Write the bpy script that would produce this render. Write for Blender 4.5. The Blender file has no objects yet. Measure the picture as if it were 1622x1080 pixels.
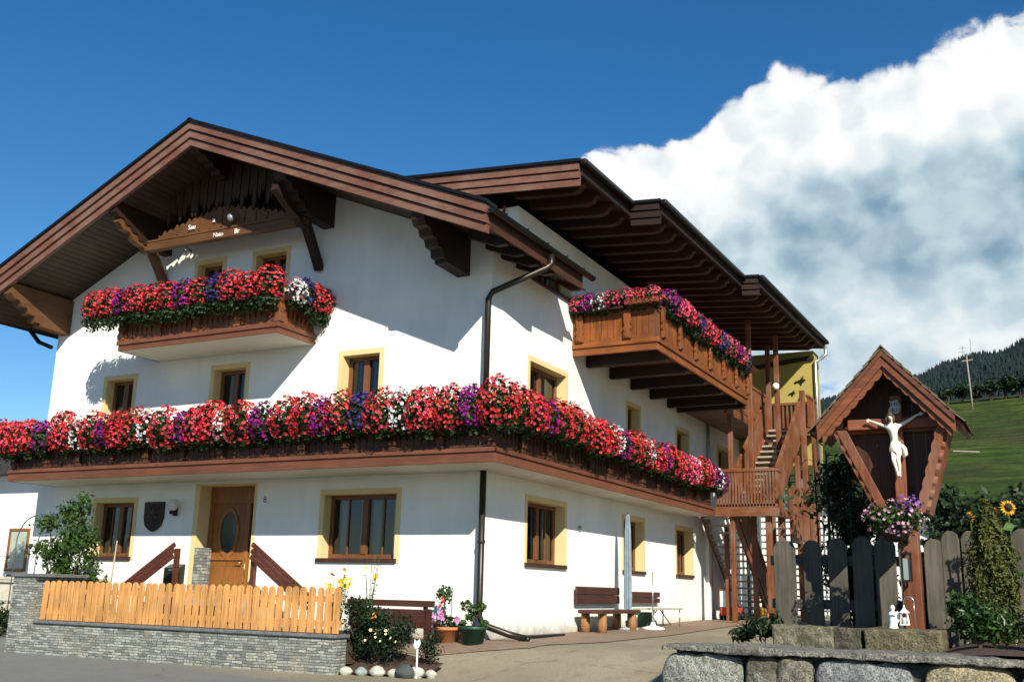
import bpy, math, random
import numpy as np
from mathutils import Vector, Matrix, Quaternion

# ------------------------------------------------------------------ camera
sc = bpy.context.scene
COL = sc.collection
CAM = dict(f=1627.24, yaw=-0.484436, pitch=0.238289, roll=0.023584, loc=(8.53441, -15.41167, 0.81373))
def cam_axes():
    y, p, r = CAM['yaw'], CAM['pitch'], CAM['roll']
    f = Vector((math.sin(y)*math.cos(p), math.cos(y)*math.cos(p), math.sin(p)))
    rt = Vector((math.cos(y), -math.sin(y), 0)); up = rt.cross(f)
    return (math.cos(r)*rt + math.sin(r)*up, math.cos(r)*up - math.sin(r)*rt, f)
cd = bpy.data.cameras.new('camera'); cam = bpy.data.objects.new('camera', cd); COL.objects.link(cam)
a, b, c = cam_axes()
cam.matrix_world = Matrix(((a.x, b.x, -c.x, CAM['loc'][0]), (a.y, b.y, -c.y, CAM['loc'][1]), (a.z, b.z, -c.z, CAM['loc'][2]), (0, 0, 0, 1)))
cd.sensor_width = 36; cd.lens = CAM['f']/1622*36; cd.clip_start = 0.1; cd.clip_end = 20000
sc.camera = cam

# ------------------------------------------------------------------ light, sky, exposure
LDIR = Vector((-0.92, 1.0, -0.89))
SUN_EL = math.atan2(0.89, math.hypot(0.92, 1.0)); SUN_AZ = math.atan2(0.92, -1.0)
sd = bpy.data.lights.new('sun', 'SUN'); sd.energy = 4.6; sd.angle = math.radians(0.5); sd.color = (1.0, 0.93, 0.80)
so = bpy.data.objects.new('sun', sd); COL.objects.link(so); so.rotation_euler = LDIR.to_track_quat('-Z', 'Y').to_euler(); so.location = (30, -30, 30)
sc.view_settings.view_transform = 'Standard'; sc.view_settings.look = 'None'
sc.view_settings.exposure = 0.75; sc.view_settings.gamma = 1.0; sc.view_settings.use_curve_mapping = False
SKY_STRENGTH = 0.075

class NT:
    """tiny node-tree helper"""
    def __init__(s, tree): s.t = tree; s.n = tree.nodes; s.l = tree.links
    def new(s, typ, **kw):
        n = s.n.new(typ)
        for k, v in kw.items(): setattr(n, k, v)
        return n
    def link(s, a, b): s.l.new(a, b)
    def val(s, sock, v):
        if hasattr(v, 'is_output') or isinstance(v, bpy.types.NodeSocket): s.l.new(v, sock)
        else: sock.default_value = v
    def math(s, op, a, b=0.0, c=None, clamp=False):
        n = s.n.new('ShaderNodeMath'); n.operation = op; n.use_clamp = clamp
        s.val(n.inputs[0], a); s.val(n.inputs[1], b)
        if c is not None: s.val(n.inputs[2], c)
        return n.outputs[0]
    def smooth(s, x, lo, hi, a=0.0, b=1.0):
        n = s.n.new('ShaderNodeMapRange'); n.interpolation_type = 'SMOOTHSTEP'
        s.val(n.inputs['Value'], x); n.inputs['From Min'].default_value = lo; n.inputs['From Max'].default_value = hi
        n.inputs['To Min'].default_value = a; n.inputs['To Max'].default_value = b
        return n.outputs[0]
    def mix(s, f, a, b, blend='MIX'):
        n = s.n.new('ShaderNodeMix'); n.data_type = 'RGBA'; n.blend_type = blend; n.clamp_factor = True
        s.val(n.inputs[0], f); s.val(n.inputs[6], a if not isinstance(a, tuple) else (*a[:3], 1)); s.val(n.inputs[7], b if not isinstance(b, tuple) else (*b[:3], 1))
        return n.outputs[2]
    def noise(s, vec, scale, detail=4, rough=0.55, dist=0.0, lac=2.0):
        n = s.n.new('ShaderNodeTexNoise'); s.link(vec, n.inputs['Vector'])
        n.inputs['Scale'].default_value = scale; n.inputs['Detail'].default_value = detail
        n.inputs['Roughness'].default_value = rough; n.inputs['Distortion'].default_value = dist; n.inputs['Lacunarity'].default_value = lac
        return n.outputs['Fac']

def build_world():
    w = bpy.data.worlds.new('World'); sc.world = w; w.use_nodes = True
    t = NT(w.node_tree); t.n.clear()
    out = t.new('ShaderNodeOutputWorld'); bg = t.new('ShaderNodeBackground'); t.link(bg.outputs[0], out.inputs[0])
    sky = t.new('ShaderNodeTexSky'); sky.sky_type = 'NISHITA'; sky.sun_disc = False
    sky.sun_elevation = SUN_EL; sky.sun_rotation = SUN_AZ; sky.altitude = 800; sky.air_density = 1.0; sky.dust_density = 0.3; sky.ozone_density = 2.2
    hs = t.new('ShaderNodeHueSaturation'); hs.inputs['Saturation'].default_value = 1.35; hs.inputs['Value'].default_value = 1.0
    t.link(sky.outputs[0], hs.inputs['Color'])
    tc = t.new('ShaderNodeTexCoord'); d = tc.outputs['Generated']
    sx = t.new('ShaderNodeSeparateXYZ'); t.link(d, sx.inputs[0])
    az = t.math('MULTIPLY', t.math('ARCTAN2', sx.outputs[0], sx.outputs[1]), 57.29578)
    el = t.math('MULTIPLY', t.math('ARCSINE', sx.outputs[2]), 57.29578)
    # angle space (degrees) for the cloud field
    cv = t.new('ShaderNodeCombineXYZ'); t.link(az, cv.inputs[0]); t.link(t.math('MULTIPLY', el, 1.15), cv.inputs[1]); cv.inputs[2].default_value = 3.7
    v = cv.outputs[0]
    def field(vec, det, k):
        big = t.noise(vec, 0.15, 2, 0.5)
        fine = t.noise(vec, 0.44, det, 0.60, 0.2)
        vo = t.new('ShaderNodeTexVoronoi', feature='F1'); t.link(vec, vo.inputs['Vector']); vo.inputs['Scale'].default_value = 0.27
        v2 = t.new('ShaderNodeTexVoronoi', feature='F1'); t.link(vec, v2.inputs['Vector']); v2.inputs['Scale'].default_value = 0.75
        puff = t.math('SUBTRACT', 0.90, t.math('ADD', vo.outputs['Distance'], t.math('MULTIPLY', v2.outputs['Distance'], 0.75)))
        return t.math('ADD', t.math('ADD', t.math('MULTIPLY', t.math('SUBTRACT', big, 0.5), 1.2), t.math('MULTIPLY', t.math('SUBTRACT', fine, 0.5), k)), t.math('MULTIPLY', puff, 1.1))
    wob = t.new('ShaderNodeTexNoise'); t.link(v, wob.inputs['Vector']); wob.inputs['Scale'].default_value = 0.6; wob.inputs['Detail'].default_value = 3
    wv = t.new('ShaderNodeVectorMath', operation='MULTIPLY_ADD'); t.link(wob.outputs['Color'], wv.inputs[0]); wv.inputs[1].default_value = (1.5, 1.5, 0); t.link(v, wv.inputs[2])
    f0 = field(wv.outputs[0], 7, 2.3)
    off = t.new('ShaderNodeVectorMath', operation='ADD'); t.link(wv.outputs[0], off.inputs[0]); off.inputs[1].default_value = (0.9, 1.1, 0)
    sm = t.new('ShaderNodeVectorMath', operation='SCALE'); t.link(wv.outputs[0], sm.inputs[0]); sm.inputs['Scale'].default_value = 0.7; so_ = t.new('ShaderNodeVectorMath', operation='SCALE'); t.link(off.outputs[0], so_.inputs[0]); so_.inputs['Scale'].default_value = 0.7
    fs = field(sm.outputs[0], 2, 1.3); f1 = field(so_.outputs[0], 2, 1.3)
    # envelope: the big cumulus whose upper edge climbs to the right
    top = t.math('ADD', t.math('ADD', t.smooth(az, -27.0, -23.0, 22.4, 24.6), t.smooth(az, -20.0, -12.0, 0.0, 3.2)), t.smooth(az, -8.0, 1.0, 0.0, 1.0))
    env = t.math('MINIMUM', t.math('MULTIPLY', t.math('SUBTRACT', top, el), 0.95), 1.7)
    left = t.math('ADD', t.smooth(az, -29.5, -24.5, -2.2, 0.0), t.smooth(az, 20.0, 34.0, 0.0, -4.0))
    # thinner, broken patches: beside the roof and low over the valley
    gap = t.math('MULTIPLY', t.smooth(az, -12.0, -19.0), t.smooth(el, 23.0, 20.5))
    gap2 = t.math('MULTIPLY', t.math('MULTIPLY', t.smooth(el, 13.6, 12.2), t.smooth(el, 9.0, 10.6)), t.smooth(az, -7.0, -11.0))
    dens = t.math('ADD', t.math('ADD', env, left), t.math('MULTIPLY', f0, 0.95))
    dens = t.math('SUBTRACT', dens, t.math('ADD', t.math('MULTIPLY', gap, 0.85), t.math('MULTIPLY', gap2, 1.15)))
    mask = t.math('ADD', t.math('MULTIPLY', t.smooth(dens, 0.05, 0.60), 0.75), t.math('MULTIPLY', t.smooth(dens, -0.15, 1.3), 0.25))
    lit = t.smooth(t.math('ADD', t.math('MULTIPLY', t.math('SUBTRACT', fs, f1), 0.8), t.math('MULTIPLY', t.math('SUBTRACT', f0, fs), 0.35)), -0.75, 0.75)
    belly = t.math('MULTIPLY', t.smooth(el, 24.5, 19.6), t.smooth(el, 15.8, 17.6))
    belly = t.math('MULTIPLY', belly, t.smooth(az, -15.0, -8.0, 0.12, 1.0))
    crown = t.smooth(t.math('SUBTRACT', top, el), 8.5, 2.0)
    low = t.smooth(el, 16.6, 14.8)
    bright = t.math('ADD', t.math('MULTIPLY', lit, 0.40), t.math('MULTIPLY', crown, 0.36))
    bright = t.math('ADD', bright, t.math('ADD', t.math('MULTIPLY', low, 0.06), 0.42))
    bright = t.math('SUBTRACT', bright, t.math('MULTIPLY', belly, 0.23), clamp=True)
    ramp = t.new('ShaderNodeValToRGB'); t.link(bright, ramp.inputs[0])
    e = ramp.color_ramp.elements
    e[0].position = 0.0; e[0].color = (0.060, 0.125, 0.215, 1)
    e[1].position = 1.0; e[1].color = (0.63, 0.63, 0.62, 1)
    k = e.new(0.30); k.color = (0.15, 0.235, 0.305, 1)
    k = e.new(0.60); k.color = (0.34, 0.42, 0.46, 1)
    skyc = t.new('ShaderNodeVectorMath', operation='SCALE'); t.link(hs.outputs[0], skyc.inputs[0]); skyc.inputs['Scale'].default_value = SKY_STRENGTH
    col = t.mix(mask, skyc.outputs[0], ramp.outputs[0])
    up = t.smooth(el, -1.0, 0.5)
    col = t.mix(up, (0.05, 0.06, 0.05), col)
    t.link(col, bg.inputs['Color']); bg.inputs['Strength'].default_value = 1.0
build_world()

# ------------------------------------------------------------------ object helpers
WL = {}      # world position of each object's origin (all unrotated)
def tag(o, label, cat, group=None):
    o['label'] = label; o['category'] = cat
    if group: o['group'] = group
    return o
def thing(name, label, cat, loc=(0, 0, 0), group=None):
    o = bpy.data.objects.new(name, None); COL.objects.link(o); o.location = loc; o.empty_display_size = 0.2
    WL[o] = Vector(loc); return tag(o, label, cat, group)
def link(name, me, parent=None, local=False):
    """local=False: the mesh is written in world coordinates"""
    o = bpy.data.objects.new(name, me); COL.objects.link(o)
    if parent is not None:
        o.parent = parent
        if local: WL[o] = WL[parent].copy()
        else: o.location = -WL[parent]; WL[o] = Vector((0, 0, 0))
    else: WL[o] = Vector((0, 0, 0))
    return o
class MB:
    def __init__(s): s.v = []; s.f = []; s.sm = []
    def add(s, vs, fs, smooth=False):
        n = len(s.v); s.v += [tuple(q) for q in vs]; s.f += [tuple(i+n for i in f) for f in fs]; s.sm += [smooth]*len(fs); return s
    def box(s, x0, x1, y0, y1, z0, z1):
        x0, x1 = min(x0, x1), max(x0, x1); y0, y1 = min(y0, y1), max(y0, y1); z0, z1 = min(z0, z1), max(z0, z1)
        return s.add([(x0,y0,z0),(x1,y0,z0),(x1,y1,z0),(x0,y1,z0),(x0,y0,z1),(x1,y0,z1),(x1,y1,z1),(x0,y1,z1)],
                     [(3,2,1,0),(4,5,6,7),(0,1,5,4),(1,2,6,5),(2,3,7,6),(3,0,4,7)])
    def bar(s, p, q, w, h, up=(0, 0, 1)):
        """beam from p to q, w wide and h high, centred on the line"""
        p, q = Vector(p), Vector(q); d = (q-p).normalized(); sd_ = d.cross(Vector(up))
        if sd_.length < 1e-4: sd_ = d.cross(Vector((0, 1, 0)))
        sd_.normalize(); u = sd_.cross(d)
        a, b = sd_*w/2, u*h/2
        vs = [p-a-b, p+a-b, p+a+b, p-a+b, q-a-b, q+a-b, q+a+b, q-a+b]
        return s.add(vs, [(3,2,1,0),(4,5,6,7),(0,1,5,4),(1,2,6,5),(2,3,7,6),(3,0,4,7)])
    def prism(s, poly, fn, t0, t1):
        """poly: 2-D outline; fn(a, b, t) -> xyz"""
        n = len(poly); vs = [fn(a_, b_, t0) for a_, b_ in poly]+[fn(a_, b_, t1) for a_, b_ in poly]
        fs = [tuple(range(n-1, -1, -1)), tuple(range(n, 2*n))]+[(i, (i+1) % n, n+(i+1) % n, n+i) for i in range(n)]
        return s.add(vs, fs)
    def tube(s, pts, r, n=8, caps=True):
        pts = [Vector(p) for p in pts]; rs = r if isinstance(r, (list, tuple)) else [r]*len(pts)
        vs = []; fs = []; ref = None
        for i, p in enumerate(pts):
            d = (pts[min(i+1, len(pts)-1)]-pts[max(i-1, 0)]).normalized()
            if ref is None: ref = d.orthogonal().normalized()
            ref = (ref-d*ref.dot(d)); ref = ref.normalized() if ref.length > 1e-5 else d.orthogonal().normalized()
            b_ = d.cross(ref)
            for k in range(n):
                t = 2*math.pi*k/n; vs.append(p+(ref*math.cos(t)+b_*math.sin(t))*rs[i])
        for i in range(len(pts)-1):
            for k in range(n): fs.append((i*n+k, i*n+(k+1) % n, (i+1)*n+(k+1) % n, (i+1)*n+k))
        s.add(vs, fs, True)
        if caps:
            m = len(s.v)-len(vs); L = (len(pts)-1)*n
            s.f += [tuple(m+k for k in range(n-1, -1, -1)), tuple(m+L+k for k in range(n))]; s.sm += [False, False]
        return s
    def lathe(s, prof, c=(0, 0, 0), n=16, smooth=True):
        vs = []; fs = []
        for r, z in prof:
            for k in range(n): t = 2*math.pi*k/n; vs.append((c[0]+r*math.cos(t), c[1]+r*math.sin(t), c[2]+z))
        for i in range(len(prof)-1):
            for k in range(n): fs.append((i*n+k, i*n+(k+1) % n, (i+1)*n+(k+1) % n, (i+1)*n+k))
        return s.add(vs, fs, smooth)
    def blob(s, c, r, seed=0, rough=0.12, nu=14, nv=9):
        rng = random.Random(seed); ph = [rng.uniform(0, 6.28) for _ in range(6)]
        r = r if isinstance(r, tuple) else (r, r, r); vs = []; fs = []
        for j in range(nv+1):
            th = math.pi*j/nv
            for i in range(nu):
                u = 2*math.pi*i/nu
                d = Vector((math.sin(th)*math.cos(u), math.sin(th)*math.sin(u), math.cos(th)))
                k = 1+rough*(math.sin(3*d.x+ph[0])+math.sin(4*d.y+ph[1])+math.sin(5*d.z+ph[2])+.6*math.sin(9*d.x+7*d.y+ph[3])+.5*math.sin(11*d.z-8*d.x+ph[4]))/2
                vs.append((c[0]+r[0]*d.x*k, c[1]+r[1]*d.y*k, c[2]+r[2]*d.z*k))
        for j in range(nv):
            for i in range(nu): fs.append((j*nu+i, (j+1)*nu+i, (j+1)*nu+(i+1) % nu, j*nu+(i+1) % nu))
        return s.add(vs, fs, True)
    def mesh(s, name, mat=None):
        me = bpy.data.meshes.new(name); me.from_pydata(s.v, [], s.f)
        me.polygons.foreach_set('use_smooth', s.sm)
        if mat: me.materials.append(mat)
        me.update(); return me
    def build(s, name, mat, parent=None, local=False, bevel=0):
        o = link(name, s.mesh(name, mat), parent, local)
        if bevel:
            m = o.modifiers.new('bevel', 'BEVEL'); m.width = bevel; m.segments = 2; m.limit_method = 'ANGLE'
        return o
def leaves(P, Nn, size, rng, jitter=0.7, aspect=0.55, fold=0.25):
    """numpy leaf cloud: points P, facing normals Nn -> (verts, faces); every leaf is a small folded rhomb"""
    n = len(P); Nn = Nn+rng.normal(0, jitter, (n, 3)); Nn /= np.linalg.norm(Nn, axis=1)[:, None]+1e-9
    R_ = rng.normal(0, 1, (n, 3)); T = np.cross(Nn, R_); T /= np.linalg.norm(T, axis=1)[:, None]+1e-9
    B = np.cross(Nn, T); sz = size*rng.uniform(0.6, 1.3, (n, 1)); w = sz*aspect
    a_ = P-T*sz*.5; b_ = P+B*w*.5+Nn*sz*fold*.4; c_ = P+T*sz*.5; d_ = P-B*w*.5+Nn*sz*fold*.4
    V = np.stack([a_, b_, c_, d_], 1).reshape(-1, 3)
    i = np.arange(n)*4; F = np.concatenate([np.stack([i, i+1, i+2], 1), np.stack([i, i+2, i+3], 1)])
    return V, F
def np_mesh(name, V, F, mat):
    me = bpy.data.meshes.new(name); n = len(V); m = len(F); k = F.shape[1]
    me.vertices.add(n); me.vertices.foreach_set('co', np.asarray(V, np.float32).ravel())
    me.loops.add(m*k); me.loops.foreach_set('vertex_index', F.astype(np.int32).ravel())
    me.polygons.add(m); me.polygons.foreach_set('loop_start', np.arange(0, m*k, k, dtype=np.int32))
    me.update(calc_edges=True); me.validate()
    if mat: me.materials.append(mat)
    return me

# ------------------------------------------------------------------ materials
MATS = {}
def base_mat(name):
    m = bpy.data.materials.new(name); m.use_nodes = True; t = NT(m.node_tree)
    bs = t.n['Principled BSDF']; return m, t, bs
def coords(t, scale=(1, 1, 1)):
    tc = t.new('ShaderNodeTexCoord'); mp = t.new('ShaderNodeMapping'); t.link(tc.outputs['Object'], mp.inputs['Vector'])
    mp.inputs['Scale'].default_value = scale; return mp.outputs[0]
def bump(t, bs, h, strength=0.3, dist=0.02):
    b = t.new('ShaderNodeBump'); t.link(h, b.inputs['Height']); b.inputs['Strength'].default_value = strength; b.inputs['Distance'].default_value = dist
    t.link(b.outputs[0], bs.inputs['Normal'])
def mul(c, k): return tuple(min(1, x*k) for x in c)
def wood(name, col, axis='z', rough=0.55, var=0.35, weather=0.0, spec=0.35):
    key = (name, axis)
    if key in MATS: return MATS[key]
    m, t, bs = base_mat(name)
    s = {'x': (1.2, 16, 16), 'y': (16, 1.2, 16), 'z': (16, 16, 1.2)}[axis]
    n1 = t.noise(coords(t, s), 1.6, 6, 0.6, 0.6); n2 = t.noise(coords(t, (1.3, 1.3, 1.3)), 1.2, 4)
    gi = t.new('ShaderNodeNewGeometry')
    f = t.math('ADD', t.math('MULTIPLY', n1, 0.6), t.math('MULTIPLY', n2, 0.4))
    c_ = t.mix(t.smooth(f, 0.32, 0.68), mul(col, 1-var), mul(col, 1+var))
    hs = t.new('ShaderNodeHueSaturation'); t.link(c_, hs.inputs['Color'])
    t.link(t.math('ADD', t.math('MULTIPLY', gi.outputs['Random Per Island'], 0.3), 0.85), hs.inputs['Value'])
    c_ = hs.outputs[0]
    if weather: c_ = t.mix(t.math('MULTIPLY', t.smooth(n2, 0.45, 0.65), weather), c_, (0.16, 0.14, 0.12))
    t.link(c_, bs.inputs['Base Color']); bs.inputs['Roughness'].default_value = rough; bs.inputs['Specular IOR Level'].default_value = spec
    bump(t, bs, n1, 0.25, 0.01); MATS[key] = m; return m
def plain(name, col, rough=0.6, metal=0.0, var=0.12, scale=6.0, bmp=0.0, spec=0.4):
    if name in MATS: return MATS[name]
    m, t, bs = base_mat(name); n1 = t.noise(coords(t), scale, 5)
    t.link(t.mix(t.smooth(n1, 0.3, 0.7), mul(col, 1-var), mul(col, 1+var)), bs.inputs['Base Color'])
    bs.inputs['Roughness'].default_value = rough; bs.inputs['Metallic'].default_value = metal; bs.inputs['Specular IOR Level'].default_value = spec
    if bmp: bump(t, bs, t.noise(coords(t), scale*6, 4), bmp, 0.01)
    MATS[name] = m; return m
def leafmat(name, col, var=0.45, hue=0.03, rough=0.5, trans=0.0, sat=1.0, alt=None, frac=0.18):
    if name in MATS: return MATS[name]
    m, t, bs = base_mat(name); gi = t.new('ShaderNodeNewGeometry'); r = gi.outputs['Random Per Island']
    wn = t.new('ShaderNodeTexWhiteNoise', noise_dimensions='1D'); t.link(t.math('MULTIPLY', r, 917.3), wn.inputs['W'])
    hs = t.new('ShaderNodeHueSaturation'); hs.inputs['Color'].default_value = (*col, 1); hs.inputs['Saturation'].default_value = sat
    if alt: t.link(t.mix(t.math('GREATER_THAN', t.math('FRACT', t.math('MULTIPLY', r, 57.31)), 1-frac), col, alt), hs.inputs['Color'])
    t.link(t.math('ADD', t.math('MULTIPLY', t.math('SUBTRACT', wn.outputs['Value'], 0.5), 2*hue), 0.5), hs.inputs['Hue'])
    t.link(t.math('ADD', t.math('MULTIPLY', t.math('SUBTRACT', r, 0.5), 2*var), 1.0), hs.inputs['Value'])
    t.link(hs.outputs[0], bs.inputs['Base Color']); bs.inputs['Roughness'].default_value = rough; bs.inputs['Specular IOR Level'].default_value = 0.25
    if trans:
        tr = t.new('ShaderNodeBsdfTranslucent'); t.link(hs.outputs[0], tr.inputs['Color'])
        mx = t.new('ShaderNodeMixShader'); mx.inputs[0].default_value = trans
        t.link(bs.outputs[0], mx.inputs[1]); t.link(tr.outputs[0], mx.inputs[2]); t.link(mx.outputs[0], t.n['Material Output'].inputs[0])
    MATS[name] = m; return m

def stucco(name, col, grime=0.12):
    m, t, bs = base_mat(name); v = coords(t)
    n1 = t.noise(v, 0.7, 5, 0.6); n2 = t.noise(v, 60, 4, 0.6); n3 = t.noise(coords(t, (3, 3, 0.35)), 1.5, 5)
    f = t.math('ADD', t.math('MULTIPLY', n1, 0.8), t.math('MULTIPLY', n3, 0.2))
    sz = t.new('ShaderNodeSeparateXYZ'); t.link(v, sz.inputs[0]); n4 = t.noise(v, 5.0, 6, 0.7)
    c_ = t.mix(t.smooth(f, 0.35, 0.65), mul(col, 1-grime), col)
    c_ = t.mix(t.math('MULTIPLY', t.smooth(t.math('ADD', sz.outputs[2], t.math('MULTIPLY', n4, -0.5)), 0.12, -0.30), 0.75), c_, (0.22, 0.19, 0.14))
    t.link(c_, bs.inputs['Base Color'])
    bs.inputs['Roughness'].default_value = 0.9; bs.inputs['Specular IOR Level'].default_value = 0.15
    bump(t, bs, t.math('ADD', t.math('MULTIPLY', n2, 0.8), t.math('MULTIPLY', n1, 1.0)), 0.45, 0.012); return m
M_WALL = stucco('white_stucco', (0.80, 0.81, 0.76))
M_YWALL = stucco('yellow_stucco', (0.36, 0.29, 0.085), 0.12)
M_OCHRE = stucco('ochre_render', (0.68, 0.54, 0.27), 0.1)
M_NEIGH = stucco('neighbour_stucco', (0.78, 0.79, 0.76))
M_SOFFIT = stucco('balcony_slab_render', (0.62, 0.60, 0.50), 0.15)
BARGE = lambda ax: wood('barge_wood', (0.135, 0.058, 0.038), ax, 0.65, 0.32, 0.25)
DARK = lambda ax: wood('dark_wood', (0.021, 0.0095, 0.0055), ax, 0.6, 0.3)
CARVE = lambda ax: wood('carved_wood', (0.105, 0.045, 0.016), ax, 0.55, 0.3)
BALC = lambda ax: wood('balcony_wood', (0.060, 0.022, 0.010), ax, 0.55, 0.35)
ORNG = lambda ax: wood('orange_wood', (0.185, 0.058, 0.014), ax, 0.5, 0.45)
STAIR = lambda ax: wood('stair_wood', (0.165, 0.054, 0.018), ax, 0.55, 0.4, 0.35)
FRAME = lambda ax: wood('window_wood', (0.15, 0.060, 0.022), ax, 0.4, 0.25)
DOOR = lambda ax: wood('door_wood', (0.22, 0.085, 0.020), ax, 0.4, 0.25)
PICKET = lambda ax: wood('larch_picket_wood', (0.47, 0.235, 0.075), ax, 0.6, 0.38)
GREYW = lambda ax: wood('weathered_wood', (0.088, 0.079, 0.060), ax, 0.8, 0.4)
SHRW = lambda ax: wood('shrine_wood', (0.165, 0.050, 0.018), ax, 0.6, 0.4, 0.3)
BENCHW = lambda ax: wood('bench_wood', (0.060, 0.023, 0.016), ax, 0.5, 0.3)
LOGW = lambda ax: wood('log_wood', (0.24, 0.115, 0.04), ax, 0.6, 0.25)
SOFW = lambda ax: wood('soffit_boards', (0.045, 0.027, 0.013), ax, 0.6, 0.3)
M_GUT = plain('dark_gutter_metal', (0.018, 0.017, 0.017), 0.35, 0.6)
M_ROOF = plain('roof_tile', (0.035, 0.030, 0.030), 0.6, 0, 0.3, 9)
M_SILL = plain('brown_sill', (0.05, 0.022, 0.015), 0.4)
M_WHITE = plain('white_paint', (0.78, 0.78, 0.74), 0.5)
M_BLACK = plain('black_iron', (0.012, 0.012, 0.013), 0.45, 0.3)
M_CURT = leafmat('lace_curtain', (0.62, 0.62, 0.58), 0.1, 0.0, 0.9, 0.4)
M_CAPST = plain('slate_coping', (0.12, 0.13, 0.13), 0.7, 0, 0.25, 12, 0.3)
def glass_mat():
    m, t, bs = base_mat('window_glass'); t.n.remove(bs)
    gl = t.new('ShaderNodeBsdfGlossy'); gl.inputs['Roughness'].default_value = 0.03; gl.inputs['Color'].default_value = (0.9, 0.93, 0.95, 1)
    tr = t.new('ShaderNodeBsdfTransparent'); tr.inputs['Color'].default_value = (0.62, 0.68, 0.68, 1)
    fr = t.new('ShaderNodeFresnel'); fr.inputs['IOR'].default_value = 1.5
    mx = t.new('ShaderNodeMixShader'); t.link(t.math('ADD', fr.outputs[0], 0.03), mx.inputs[0]); t.link(tr.outputs[0], mx.inputs[1]); t.link(gl.outputs[0], mx.inputs[2])
    nb = t.new('ShaderNodeBump'); t.link(t.noise(coords(t), 2.5, 2), nb.inputs['Height']); nb.inputs['Strength'].default_value = 0.06; nb.inputs['Distance'].default_value = 0.02
    t.link(nb.outputs[0], gl.inputs['Normal'])
    t.link(mx.outputs[0], t.n['Material Output'].inputs[0]); return m
M_GLASS = glass_mat()
M_DKGLASS = plain('dark_door_glass', (0.012, 0.016, 0.014), 0.08, 0, 0.3, 30, 0.1, 0.5)

# ------------------------------------------------------------------ terrain
def sstep(x, a_, b_):
    t = min(1, max(0, (x-a_)/(b_-a_))); return t*t*(3-2*t)
def hgt(x, y):
    t = -y
    z = -0.43*sstep(t, 0.1, 2.7)-0.035*max(0, t-2.6)
    if y > 0: z += 0.014*min(y, 20)
    return z
def grid(xs, ys, fn, mat, name):
    nx, ny = len(xs), len(ys)
    V = np.array([(x, y, fn(x, y)) for y in ys for x in xs]); i, j = np.meshgrid(np.arange(nx-1), np.arange(ny-1)); k = (j*nx+i).ravel()
    F = np.stack([k, k+1, k+nx+1, k+nx], 1)
    me = np_mesh(name, V, F, mat); me.polygons.foreach_set('use_smooth', [True]*len(me.polygons)); return me
def structure(name, me):
    o = link(name, me); o['kind'] = 'structure'; return o
def mat_asphalt():
    m, t, bs = base_mat('beige_asphalt'); v = coords(t)
    n1 = t.noise(v, 0.45, 6, 0.6); n2 = t.noise(v, 90, 3, 0.7); n3 = t.noise(v, 3.0, 6, 0.7)
    c_ = t.mix(t.smooth(n1, 0.35, 0.65), (0.27, 0.235, 0.155), (0.34, 0.30, 0.205))  # the asphalt's own beige, mottled by noise
    c_ = t.mix(t.math('MULTIPLY', t.smooth(n3, 0.5, 0.7), 0.5), c_, (0.21, 0.185, 0.125))
    sx = t.new('ShaderNodeSeparateXYZ'); t.link(v, sx.inputs[0])
    # greyer tarmac of the street in front of the garden wall
    edge = t.math('ADD', t.math('ADD', sx.outputs[1], t.math('MULTIPLY', sx.outputs[0], 0.25)), t.math('MULTIPLY', n1, 0.9))
    c_ = t.mix(t.smooth(edge, -2.9, -3.7), c_, t.mix(n3, (0.155, 0.165, 0.16), (0.235, 0.24, 0.225)))
    c_ = t.mix(t.smooth(n2, 0.35, 0.65), t.mix(0.5, c_, (0.03, 0.03, 0.03)), c_)
    n6 = t.noise(v, 0.9, 3, 0.5); c_ = t.mix(t.math('MULTIPLY', t.smooth(n6, 0.60, 0.63), 0.35), c_, (0.16, 0.145, 0.105))
    # fine cracks
    vo = t.new('ShaderNodeTexVoronoi', feature='DISTANCE_TO_EDGE'); t.link(v, vo.inputs['Vector']); vo.inputs['Scale'].default_value = 0.35
    crack = t.math('MULTIPLY', t.smooth(vo.outputs['Distance'], 0.012, 0.0), t.smooth(n3, 0.45, 0.6))
    c_ = t.mix(t.math('MULTIPLY', crack, 0.35), c_, (0.05, 0.045, 0.04))
    t.link(c_, bs.inputs['Base Color']); bs.inputs['Roughness'].default_value = 0.9; bs.inputs['Specular IOR Level'].default_value = 0.2
    bump(t, bs, n2, 0.5, 0.006); return m
def mat_pavers():
    m, t, bs = base_mat('red_brown_pavers'); v = coords(t)
    br = t.new('ShaderNodeTexBrick'); t.link(v, br.inputs['Vector']); br.inputs['Scale'].default_value = 1.0
    br.inputs['Brick Width'].default_value = 0.2; br.inputs['Row Height'].default_value = 0.1; br.inputs['Mortar Size'].default_value = 0.006
    br.inputs['Color1'].default_value = (0.19, 0.115, 0.075, 1); br.inputs['Color2'].default_value = (0.25, 0.165, 0.11, 1); br.inputs['Mortar'].default_value = (0.10, 0.085, 0.06, 1)
    n1 = t.noise(v, 1.1, 6, 0.65)
    t.link(t.mix(t.math('MULTIPLY', t.smooth(n1, 0.4, 0.7), 0.7), br.outputs['Color'], (0.17, 0.14, 0.095)), bs.inputs['Base Color'])
    bs.inputs['Roughness'].default_value = 0.9; bump(t, bs, br.outputs['Fac'], -0.3, 0.01); return m
def mat_soil():
    m, t, bs = base_mat('garden_soil'); v = coords(t); n1 = t.noise(v, 25, 6, 0.7)
    t.link(t.mix(t.smooth(n1, 0.3, 0.7), (0.02, 0.012, 0.008), (0.09, 0.045, 0.025)), bs.inputs['Base Color']); bs.inputs['Roughness'].default_value = 0.95
    bump(t, bs, n1, 0.8, 0.03); return m
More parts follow.
